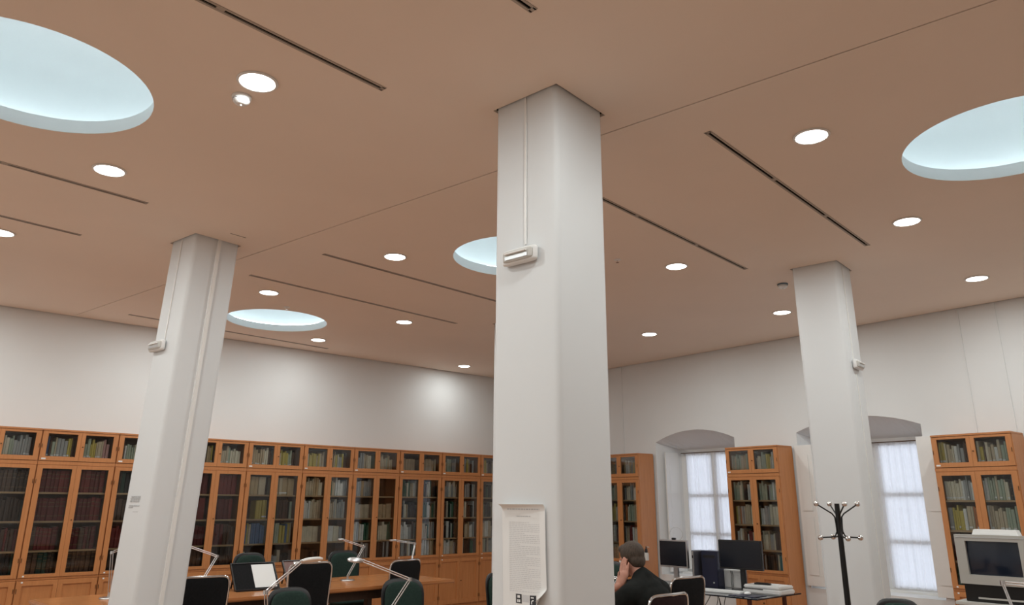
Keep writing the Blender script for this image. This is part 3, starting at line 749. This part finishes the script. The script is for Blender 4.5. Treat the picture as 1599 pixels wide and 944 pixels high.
# near side of the near table
chrome_chair(5.756, 4.085, R(-5), .998, 'wide black chrome-framed chair right of the person', w_=.44)
chrome_chair(4.085, 3.04, R(-2), 1.061, 'small dark wine chrome-framed chair in front of the person', 'wine_fab', w_=.38, hh=.50)
green_chair(5.56, 2.31, R(120), .988, 'dark green chair top at the bottom edge below the window by the coat stand', .30)
# low chair under the person
def low_chair(x, y, rz):
    o = thing('low_chair', 'low dark chair under the seated person in black', 'chair', (x, y, 0), rz)
    MB().panel(.44, .44, .05, Matrix.Translation((0, .0, .445)) @ Matrix.Rotation(-math.pi/2, 4, 'X'), n=5).build('seat', 'black_fab', o, True)
    MB().panel(.38, .20, .03, Matrix.Translation((0, -.255, .68)), n=5, bend=.02).build('backrest', 'black_fab', o, True)
    for sx in (-1, 1):
        MB().tube([(sx*.19, .19, .0), (sx*.19, .18, .43)], .011, 8).build('leg', 'chrome', o, True)
        MB().tube([(sx*.19, -.20, .0), (sx*.185, -.19, .43), (sx*.17, -.25, .72)], .011, 8).build('leg', 'chrome', o, True)

# ------------------------------------------------------------------ desk lamps
def rods(b, p, q, gap, r=.0042):
    p = Vector(p); q = Vector(q); d = (q-p).normalized(); s = d.cross(Vector((0, 0, 1)))
    s = s.normalized() if s.length > 1e-3 else Vector((1, 0, 0)); s2 = d.cross(s)*gap/2
    b.tube([p+s2, q+s2], r, 8); b.tube([p-s2, q-s2], r, 8)
def desk_lamp(base, elbow, head, label, head_r=.065, tilt=0.0, head_mat='alu'):
    """base/elbow/head in world coordinates; parts are local to the base"""
    bz = .7503
    o = thing('desk_lamp', label, 'lamp', (base[0], base[1], bz), 0, 'silver desk lamps')
    B = Vector((base[0], base[1], bz)); E = Vector(elbow)-B; Hd = Vector(head)-B
    MB().lathe([(.075, 0), (.078, .004), (.074, .012), (.02, .016)], None, 32).build('base', 'alu', o, True)
    MB().tube([(0, 0, .012), (0, 0, .05)], .012, 12).build('pivot', 'alu', o, True)
    b = MB(); rods(b, (0, 0, .045), E, .018); b.build('lower_arm', 'alu', o, True)
    MB().ball(E, .014, 12).tube([E+Vector((0, 0, -.012)), E+Vector((0, 0, .012))], .016, 12).build('elbow', 'chrome', o, True)
    hd_ = Vector((Hd.x-E.x, Hd.y-E.y, 0)).normalized(); J = Hd-hd_*head_r*1.04-Vector((0, 0, .004))
    b = MB(); rods(b, E, J, .014); b.build('upper_arm', 'alu', o, True)
    MB().ball(J, .011, 10).build('head_joint', 'chrome', o, True)
    T = Matrix.Translation(Hd) @ Matrix.Rotation(tilt, 4, 'X')
    hd = MB().lathe([(head_r*.9, -.008), (head_r, -.004), (head_r, .006), (head_r*.8, .012), (.01, .014)], T, 32, 0, False, True).build('head', head_mat, o, True)
    MB().lathe([(head_r*.88, -.007), (.01, -.0065)], T, 32, 0, False, True).build('diffuser', 'lamp_lens', hd, True)
    return o
desk_lamp((4.735, 7.86), (4.919, 7.86, 1.096), (4.62, 7.86, 1.178), 'silver desk lamp standing at the middle of the long table', .035)
desk_lamp((5.56, 7.86), (5.651, 7.90, 1.108), (5.335, 7.90, 1.150), 'silver desk lamp behind the black chair near the far bookcases', .045)
desk_lamp((3.04, 7.72), (3.204, 7.75, 1.065), (2.78, 7.75, 1.20), 'silver desk lamp whose arm comes from behind the tilted column', .05)
desk_lamp((2.27, 7.744), (2.244, 7.744, 1.133), (2.60, 7.744, 1.26), 'silver desk lamp with upright arm at the left end of the long table', .05)
lp = desk_lamp((2.42, 4.95), (2.389, 4.95, 1.02), (2.70, 4.95, 1.200), 'silver desk lamp with a bright round head in front of the tall black chair', .072, R(-12), 'lamp_lens')
desk_lamp((3.31, 4.95), (3.508, 4.95, 1.034), (3.035, 4.95, 1.185), 'silver desk lamp crossing the front green chair', .055, R(8))
desk_lamp((5.44, 4.72), (5.592, 4.72, .941), (5.30, 4.90, 1.02), 'silver lamp arm beside the person in black', .05)

# ------------------------------------------------------------------ reading stands
def stand(x, y, rz, w_, h_, label, board, px0, px1):
    o = thing('book_stand', label, 'stand', (x, y, .7503), rz, 'sloping book stands')
    T = Matrix.Rotation(R(-42), 4, 'X')
    MB().box(-w_/2, -.012, .008, w_/2, .0, h_, 0, T).build('board', board, o)
    b = MB(); b.box(-w_/2-.012, -.018, .005, -w_/2, .006, h_+.012, 0, T).box(w_/2, -.018, .005, w_/2+.012, .006, h_+.012, 0, T).box(-w_/2, -.018, h_, w_/2, .006, h_+.012, 0, T); b.build('frame', 'black_plastic', o)
    MB().box(-w_/2-.012, -.05, .0, w_/2+.012, .012, .016).build('ledge', 'black_plastic', o)
    for sx in (-1, 1): MB().bar((sx*w_*.4, h_*.66, h_*.62), (sx*w_*.4, h_*.86, .004), .014, .010).build('rear_strut', 'black_plastic', o)
    return o, T
def sheet(o, T, x0, x1, z0, z1, label):
    s = tag(MB().box(x0, -.0165, z0, x1, -.0145, z1, 0, T).build('paper_sheet', 'paper'), label, 'paper', 'papers on the book stands')
    s.location = o.location; s.rotation_euler = o.rotation_euler
s1, T1 = stand(3.56, 7.56, R(-4), .42, .30, 'black sloping book stand with a large white paper on it', 'black_fab', 0, 0)
sheet(s1, T1, -.02, .20, .02, .285, 'large white sheet of paper on the black book stand')
s2, T2 = stand(4.13, 7.72, R(-4), .32, .29, 'red-brown sloping book stand beside the tall black chair', 'board', 0, 0)
sheet(s2, T2, -.05, .14, .02, .28, 'white sheet of paper on the red-brown book stand')

# ------------------------------------------------------------------ computer desk by the window
DX0, DX1, DY0, DY1 = 6.80, 7.62, 4.08, 6.1
o = thing('glass_desk', 'dark glass computer desk in front of the arched window', 'desk', (0, 0, 0))
MB().box(DX0, DY0, .728, DX1, DY1, .74).build('desk_top', 'dglass', o, bevel=.003)
M['red_metal'] = mat('red_brown_metal', (.12, .035, .02), .45, .2)
for x in (DX0+.09, DX1-.09):
    for y in (DY0+.14, DY1-.14): MB().tube([(x, y, 0), (x, y, .728)], .022, 12).build('leg', 'red_metal', o, True)
DZ = .7403
def monitor(x, y, w_, h_, z0, rz, label, bez, scr, base=True):
    """flat monitor facing local -y; (x, y) is the screen centre"""
    o = thing('flat_monitor', label, 'monitor', (x, y, DZ), rz, 'flat computer monitors')
    zb = z0-DZ
    MB().box(-w_/2, 0, zb, w_/2, .035, zb+h_).build('housing', bez, o, bevel=.004)
    MB().box(-w_/2+.014, -.0015, zb+.018, w_/2-.014, 0, zb+h_-.014).build('screen', scr, o)
    MB().box(-.03, .035, .005, .03, .06, zb+h_*.5).build('neck', bez, o, bevel=.003)
    MB().box(-.10, -.04, 0, .10, .14, .012).build('foot', bez, o, bevel=.004)
    return o
FACE = -math.pi/2     # screen looks towards -x
monitor(7.32, 4.553, .475, .285, .94, FACE+R(5), 'wide black monitor in front of the narrow-looking bookcase', 'black_plastic', 'screen')
m1 = monitor(7.30, 5.372, .375, .285, .915, FACE, 'grey-framed black monitor below the arched window', 'alu', 'screen')
wc = thing('webcam', 'small dark webcam with a thin wire loop on top of the grey-framed monitor', 'webcam', (7.30, 5.352, 1.2005), FACE)
MB().box(-.022, -.012, 0, .022, .02, .022).build('body', 'black_plastic', wc, bevel=.004)
MB().tube([(.03+.085*math.cos(t), .01, .06+.07*math.sin(t)) for t in [R(a) for a in range(-60, 200, 13)]], .0022, 6).build('wire_loop', 'grey_plastic', wc, True)
def tower(x, y, w_, d_, h_, label, front, case):
    o = thing('computer_tower', label, 'computer', (x, y, DZ), FACE, 'computer towers')
    MB().box(-w_/2, .012, 0, w_/2, d_, h_).build('case', case, o, bevel=.004)
    MB().box(-w_/2, 0, 0, w_/2, .012, h_).build('front_panel', front, o, bevel=.003)
    MB().lathe([(.008, 0), (.008, .004)], Matrix.Translation((w_*.25, 0, h_*.12)) @ Matrix.Rotation(math.pi/2, 4, 'X'), 12).build('power_button', 'grey_plastic', o)
    MB().box(-w_*.4, -.002, h_*.80, w_*.4, 0, h_*.88).build('drive_bay', 'black_plastic', o)
    return o
tower(7.42, 4.995, .19, .17, .358, 'navy blue computer tower between the two monitors', 'blue_case', 'blue_case')
tower(7.30, 5.118, .016+.0, .16, .355, 'slim silver computer case edge beside the navy tower', 'alu', 'alu')
tower(7.455, 5.185, .11, .155, .352, 'black computer tower beside the grey-framed monitor', 'black_plastic', 'black_plastic')
bx = thing('storage_box', 'white cardboard box behind the wide black monitor', 'box', (7.545, 4.805, DZ), FACE)
MB().box(-.105, 0, 0, .105, .07, .160).build('box_body', 'paper', bx, bevel=.003); MB().box(-.108, -.003, .150, .108, .073, .176).build('lid', 'paper', bx, bevel=.003)
cb = thing('cable', 'pair of thin black cables hanging over the white box', 'cable', (7.538, 4.79, DZ))
for q in (0, .018): MB().tube([(-.004, q, .0035), (-.006, q+.004, .06), (-.006, q-.003, .12), (-.006, q+.006, .165)], .003, 6).build('strand', 'black_plastic', cb, True)
rf = tag(MB().box(-.012, 0, 0, .012, .06, .15).build('red_folder', BM['orange'], bevel=.002), 'narrow red folder next to the white box', 'folder'); rf.location = (7.545, 4.66, DZ); rf.rotation_euler.z = FACE
kb = thing('keyboard', 'silver keyboard on the dark glass desk', 'keyboard', (7.06, 4.63, DZ), FACE+R(8))
MB().box(-.22, -.07, 0, .22, .07, .018).build('keyboard_body', 'white_plastic', kb, bevel=.004)
for r_ in range(4): MB().box(-.205, -.055+r_*.028, .018, .205, -.033+r_*.028, .023).build('key_row', 'white_plastic', kb, bevel=.002)
ms = thing('mouse', 'small white computer mouse in front of the scanner', 'mouse', (7.02, 4.315, DZ), FACE)
MB().ball((0, 0, .013), (.028, .046, .017), 16).build('shell', 'white_plastic', ms, True); MB().tube([(0, .040, .016), (0, .012, .031)], .003, 6).build('wheel', 'grey_plastic', ms, True)
sn = thing('scanner', 'light grey flatbed scanner on the dark glass desk', 'scanner', (7.22, 4.285, DZ), FACE)
MB().box(-.205, 0, 0, .205, .28, .045).build('scanner_body', 'white_plastic', sn, bevel=.010)
MB().box(-.195, .005, .0455, .195, .275, .078).build('lid', 'white_plastic', sn, bevel=.009)
MB().box(-.205, -.002, .038, .02, 0, .046).build('seam', 'black_plastic', sn)
ph = thing('handset', 'black handset lying on the scanner', 'phone', (7.30, 4.31, DZ+.0785), FACE+R(6))
MB().box(-.085, -.022, 0, .085, .022, .016).build('handset_body', 'black_plastic', ph, bevel=.006)
MB().box(-.06, -.012, .016, .06, .012, .020).build('keypad', 'black_metal', ph)
dm = tag(MB().box(-.14, -.11, 0, .14, .11, .004).build('mouse_mat', 'blue_case', bevel=.001), 'dark blue mat at the near corner of the glass desk', 'mat'); dm.location = (6.99, 4.30, .7402); dm.rotation_euler.z = FACE
ms.location.z = .7443
cc = thing('cable_tangle', 'tangle of black cables hanging under the glass desk', 'cable', (0, 0, 0))
for i in range(6):
    rg = random.Random(i); y0 = 4.62+i*.05; pts = []
    for t in range(12):
        u = t/11; pts.append((7.12+.05*math.sin(u*7+i), y0+.07*math.sin(u*(5+i*.7)+i*1.3), .725-.62*u+.12*math.sin(u*9+i)*u*(1-u)))
    MB().tube(pts, .0035, 6).build('strand', 'black_plastic', cc, True)

# dispenser on the side of the bookcase
bt = thing('soap_dispenser', 'small pump bottle fixed to the side of the bookcase behind the person', 'bottle', RW(7.345, -.345, .80), -WA)
MB().lathe([(.030, 0), (.032, .008), (.032, .085), (.026, .105)], Matrix.Translation((0, -.036, 0)), 20).build('bottle', 'soap', bt, True)
MB().lathe([(.020, .105), (.022, .13), (.016, .16), (.008, .165), (.008, .19)], Matrix.Translation((0, -.036, 0)), 16).build('pump', 'black_plastic', bt, True)
MB().tube([(0, -.036, .185), (.06, -.036, .178)], .005, 8).build('spout', 'grey_plastic', bt, True)
MB().box(-.035, -.006, .02, .035, 0, .12).build('bracket', 'grey_plastic', bt)

# ------------------------------------------------------------------ old monitor on its trolley
o = thing('trolley', 'grey trolley carrying the old monitor', 'trolley', (6.95, 2.04, 0), FACE)
MB().box(-.30, -.27, .865, .30, .27, .89).build('top_shelf', 'grey_plastic', o, bevel=.004)
MB().box(-.30, -.27, .25, .30, .27, .272).build('lower_shelf', 'grey_plastic', o, bevel=.004)
for sx in (-1, 1):
    for sy in (-1, 1): MB().tube([(sx*.27, sy*.24, 0), (sx*.27, sy*.24, .865)], .014, 10).build('leg', 'alu', o, True)
o = thing('desktop_computer', 'black flat desktop computer under the old monitor', 'computer', (6.73, 2.04, .8903), FACE)
MB().box(-.235, .02, 0, .235, .40, .125).build('case', 'black_plastic', o, bevel=.004); MB().box(-.235, 0, 0, .235, .02, .125).build('front_panel', 'black_metal', o, bevel=.003)
MB().box(-.15, -.003, .022, .20, 0, .034).build('drive_slot', 'grey_plastic', o)
o = thing('old_monitor', 'pale grey bulky old monitor with a dark screen', 'monitor', (6.70, 2.04, 1.0155), FACE)
fw_, fh_ = .495, .352
b = MB(); x0, x1, z0, z1 = -.178, .178, .066, .306
for a in ((-fw_/2, 0, 0, x0, .06, fh_), (x1, 0, 0, fw_/2, .06, fh_), (x0, 0, 0, x1, .06, z0), (x0, 0, z1, x1, .06, fh_)): b.box(*a)
b.build('bezel', 'beige_plastic', o)
ns = 14; vs = []; fs = []
for j in range(ns+1):
    for i in range(ns+1):
        u, v = i/ns*2-1, j/ns*2-1; vs.append((u*.178, .016+.014*(u*u+v*v)/2, z0+(v+1)/2*(z1-z0)))
for j in range(ns):
    for i in range(ns): q = j*(ns+1)+i; fs.append((q, q+1, q+ns+2, q+ns+1))
MB().add(vs, fs).build('screen', 'crt', o, True)
b = MB(); q0 = [(-fw_/2+.01, .06, .01), (fw_/2-.01, .06, .01), (fw_/2-.01, .06, fh_-.01), (-fw_/2+.01, .06, fh_-.01)]; q1 = [(-.15, .40, .03), (.15, .40, .03), (.15, .40, .26), (-.15, .40, .26)]
b.add(q0+q1, [(0, 1, 5, 4), (1, 2, 6, 5), (2, 3, 7, 6), (3, 0, 4, 7), (4, 5, 6, 7), (0, 3, 2, 1)]); b.build('rear_housing', 'beige_plastic', o)
MB().box(-.235, -.003, fh_-.022, .235, 0, fh_-.018).build('groove', 'grey_ink', o)
MB().box(.06, -.004, .020, .10, 0, .028).build('button_strip', 'grey_plastic', o)
o = thing('paper_box', 'white box lying on top of the old monitor', 'box', (6.76, 2.01, 1.3677), FACE)
b = MB(); b.add([(-.155, -.04, 0), (.155, -.04, 0), (.155, .05, 0), (-.155, .05, 0), (-.142, -.03, .038), (.142, -.03, .038), (.142, .05, .038), (-.142, .05, .038)], [(3, 2, 1, 0), (4, 5, 6, 7), (0, 1, 5, 4), (1, 2, 6, 5), (2, 3, 7, 6), (3, 0, 4, 7)]); b.build('box_body', 'paper', o)
MB().box(-.1, -.0395, .004, .1, -.0385, .006).build('fold_line', 'faint_ink', o)
# lamp before the old monitor, on a small side table
o = thing('side_table', 'small side table below the lamp in front of the old monitor', 'table', (5.62, 1.50, 0), R(4))
MB().box(-.45, -.32, .715, .45, .32, .75).build('table_top', 'table', o, bevel=.008)
for sx in (-1, 1):
    for sy in (-1, 1): MB().box(sx*.40-.025, sy*.27-.025, 0, sx*.40+.025, sy*.27+.025, .715).build('leg', 'dark_shade_wood', o)
desk_lamp((5.60, 1.60), (5.70, 1.705, 1.118), (5.70, 1.30, 1.115), 'silver desk lamp arm in front of the old monitor', .05)

# ------------------------------------------------------------------ coat stand
o = thing('coat_stand', 'black coat stand with chrome knobs in front of the rear column', 'coat stand', (5.872, 2.789, 0), 0)
MB().tube([(0, 0, .03), (0, 0, 1.587)], [.024, .018], 16).build('pole', 'black_metal', o, True)
MB().lathe([(.19, 0), (.195, .008), (.17, .022), (.04, .035)], None, 32).build('base', 'black_metal', o, True)
base_a = math.atan2(2.789, 5.872)-math.pi/2+R(20)
for k in range(4):
    a = base_a+k*math.pi/2; d = Vector((math.cos(a), math.sin(a), 0)); Zv = lambda r_, z: d*r_+Vector((0, 0, z))
    h = MB().tube([Zv(.020, 1.37), Zv(.022, 1.44), Zv(.026, 1.49), Zv(.045, 1.515), Zv(.148, 1.580)], .0055, 8).build('hook', 'black_metal', o, True)
    MB().ball(Zv(.153, 1.584), .020, 14).build('knob', 'chrome', h, True)
    h = MB().tube([Zv(.020, 1.42), Zv(.022, 1.385), Zv(.036, 1.355), Zv(.07, 1.347), Zv(.140, 1.343)], .0055, 8).build('hook', 'black_metal', o, True)
    MB().ball(Zv(.147, 1.342), .020, 14).build('knob', 'chrome', h, True)

# ------------------------------------------------------------------ seated person
def capsules(b, chain, seg=14):
    for i, (p, r_) in enumerate(chain):
        b.ball(p, r_, seg)
        if i: b.tube([chain[i-1][0], p], [chain[i-1][1], r_], seg)
def baked(b, name, material, parent, voxel, smooth_it=6):
    o = b.build(name, material)
    md = o.modifiers.new('r', 'REMESH'); md.mode = 'VOXEL'; md.voxel_size = voxel; md.use_smooth_shade = True
    sm = o.modifiers.new('s', 'SMOOTH'); sm.iterations = smooth_it; sm.factor = .5
    dg = bpy.context.evaluated_depsgraph_get(); me = bpy.data.meshes.new_from_object(o.evaluated_get(dg))
    me.materials.clear(); me.materials.append(M[material])
    for p in me.polygons: p.use_smooth = True
    o.modifiers.clear(); old = o.data; o.data = me; bpy.data.meshes.remove(old); o.parent = parent; return o
def person(px, py, rz):
    o = thing('person', 'person in a black top seated at a table, one hand held to the cheek', 'person', (px, py, 0), rz)
    V = Vector; hc = V((0, .085, 1.185))
    Mh = Euler((R(-14), 0, R(-10))).to_matrix().to_4x4()
    b = MB()
    hp = lambda x, y, z: hc+(Mh @ V((x, y, z)))
    b.ball(hc+(Mh @ V((0, -.012, .025))), (.074, .094, .088), 24, 0, Mh)           # cranium
    b.ball(hp(0, .028, -.045), (.058, .062, .068), 20, 0, Mh)                       # face
    b.ball(hp(0, .055, -.088), (.032, .030, .026), 16, 0, Mh)                       # chin
    capsules(b, [(hp(0, .086, .008), .010), (hp(0, .104, -.030), .013)]); b.ball(hp(.013, .094, -.034), .009, 10); b.ball(hp(-.013, .094, -.034), .009, 10)
    capsules(b, [(hp(-.020, .082, -.066), .007), (hp(0, .088, -.064), .008), (hp(.020, .082, -.066), .007)])
    for sx in (-1, 1):
        b.ball(hp(sx*.079, -.004, -.016), (.011, .018, .031), 14, 0, Mh); b.ball(hp(sx*.035, .076, .012), (.016, .01, .008), 10, 0, Mh)
    neck = V((0, .0, 1.055)); capsules(b, [(neck, .058), (hp(0, -.02, -.05), .056)])
    # bare left hand and wrist at the cheek, right hand flat on the table
    wl = V((-0.129, 0.106, 1.013)); pl = V((-0.112, 0.071, 1.083))
    capsules(b, [(V((-.165, .205, .955)), .027), (wl, .025)])
    for t in range(4):
        q = wl+(pl-wl)*(.3+.7*t/3); b.ball(q, (.018, .037, .030), 14)
    tips = [((-0.102, 0.111, 1.108), (-0.090, 0.116, 1.143), (-0.082, 0.111, 1.173)), ((-0.104, 0.089, 1.116), (-0.093, 0.093, 1.158), (-0.084, 0.089, 1.193)), ((-0.106, 0.067, 1.114), (-0.097, 0.069, 1.154), (-0.088, 0.067, 1.186)), ((-0.109, 0.045, 1.106), (-0.102, 0.045, 1.140), (-0.094, 0.043, 1.166))]
    for f_ in tips: capsules(b, [(pl+V((0, (V(f_[0]).y-.076)*.8, 0)), .011), (V(f_[0]), .0098), (V(f_[1]), .009), (V(f_[2]), .0075)], 10)
    capsules(b, [(wl+V((.006, .02, .02)), .013), (V((-0.094, 0.136, 1.063)), .011), (V((-0.079, 0.143, 1.098)), .0085)], 10)
    wr = V((.13, .40, .793)); pr_ = V((.06, .47, .780))
    capsules(b, [(V((.19, .33, .80)), .028), (wr, .025)])
    for t in range(4): q = wr+(pr_-wr)*(.3+.7*t/3); b.ball(q, (.034, .034, .016), 14)
    for i, L in enumerate((.070, .078, .072, .058)):
        r0 = pr_+V((-.022+.016*i*.8-.01, .016*i-.006, 0)); dd = V((-.75, .66, 0)).normalized()
        capsules(b, [(r0, .0105), (r0+dd*L*.5+V((0, 0, .006)), .0095), (r0+dd*L+V((0, 0, -.006)), .0078)], 10)
    capsules(b, [(wr+V((-.03, .0, 0)), .012), (wr+V((-.065, .008, 0)), .010), (wr+V((-.09, .03, -.002)), .0085)], 10)
    # hidden body under the clothes keeps the figure one piece
    capsules(b, [(V((0, -.19, .53)), .12), (V((0, -.13, .72)), .115), (V((0, -.06, .90)), .125), (V((0, -.02, 1.0)), .09), (neck, .055)])
    for sx, el, ha in ((-1, V((-.215, .265, .80)), V((-.165, .215, .98))), (1, V((.265, .20, .815)), V((.19, .33, .80)))):
        capsules(b, [(V((0, -.03, .985)), .07), (V((sx*.155, -.03, .985)), .055), (el, .036), (ha, .027)])
    for sx in (-1, 1):
        capsules(b, [(V((sx*.09, -.19, .53)), .085), (V((sx*.11, .24, .52)), .058), (V((sx*.11, .20, .09)), .036), (V((sx*.11, .33, .05)), .028)])
    baked(b, 'body', 'skin', o, .0062, 4)
    for sx in (-1, 1): MB().ball(hp(sx*.033, .080, .000), .0115, 12).build('eye', 'eye', o, True)
    # hair
    b = MB(); b.ball(hp(0, -.022, .036), (.080, .100, .090), 24, 0, Mh); b.ball(hp(0, -.062, -.018), (.066, .050, .060), 20, 0, Mh); b.ball(hp(0, .030, .080), (.066, .056, .036), 18, 0, Mh)
    baked(b, 'hair', 'hair', o, .007, 3)
    # jacket
    b = MB(); 
    for p, r_ in (((0, -.19, .54), (.185, .150, .12)), ((0, -.15, .68), (.175, .140, .13)), ((0, -.09, .82), (.195, .140, .14)), ((0, -.05, .93), (.215, .130, .11)), ((0, -.03, 1.00), (.17, .105, .075))): b.ball(p, r_, 24)
    capsules(b, [(V((0, -.04, .98)), .10), (V((0, -.014, 1.055)), .074), (V((0, .0, 1.078)), .066)])
    for sx in (-1, 1): capsules(b, [(V((sx*.03, -.012, 1.065)), .060), (V((sx*.09, -.03, 1.015)), .068), (V((sx*.17, -.032, .975)), .074)])
    for sx, el, ha in ((-1, V((-.235, .245, .805)), V((-.165, .212, .99))), (1, V((.275, .20, .825)), V((.18, .345, .802)))):
        capsules(b, [(V((sx*.10, -.035, .985)), .088), (V((sx*.195, -.03, .965)), .078), (V((sx*.225, .08, .89)), .066), (el, .055), (ha, .038)])
    baked(b, 'jacket', 'jacket', o, .0095, 8)
    b = MB()
    for sx in (-1, 1): capsules(b, [(V((sx*.07, -.20, .55)), .115), (V((sx*.10, -.02, .555)), .095), (V((sx*.115, .25, .53)), .072), (V((sx*.115, .21, .30)), .058), (V((sx*.115, .20, .11)), .052)])
    b.ball((0, -.20, .56), (.175, .13, .10), 20); baked(b, 'trousers', 'trousers', o, .011, 5)
    for sx in (-1, 1):
        b = MB(); b.ball((sx*.115, .21, .045), (.045, .06, .045), 16); b.ball((sx*.115, .30, .035), (.046, .09, .035), 16); baked(b, 'shoe', 'black_plastic', o, .008, 4)
PX, PY, PR = 4.690, 3.738, R(4)
person(PX, PY, PR); qx, qy = rot2(0, -.13, PR); low_chair(PX+qx, PY+qy, PR)
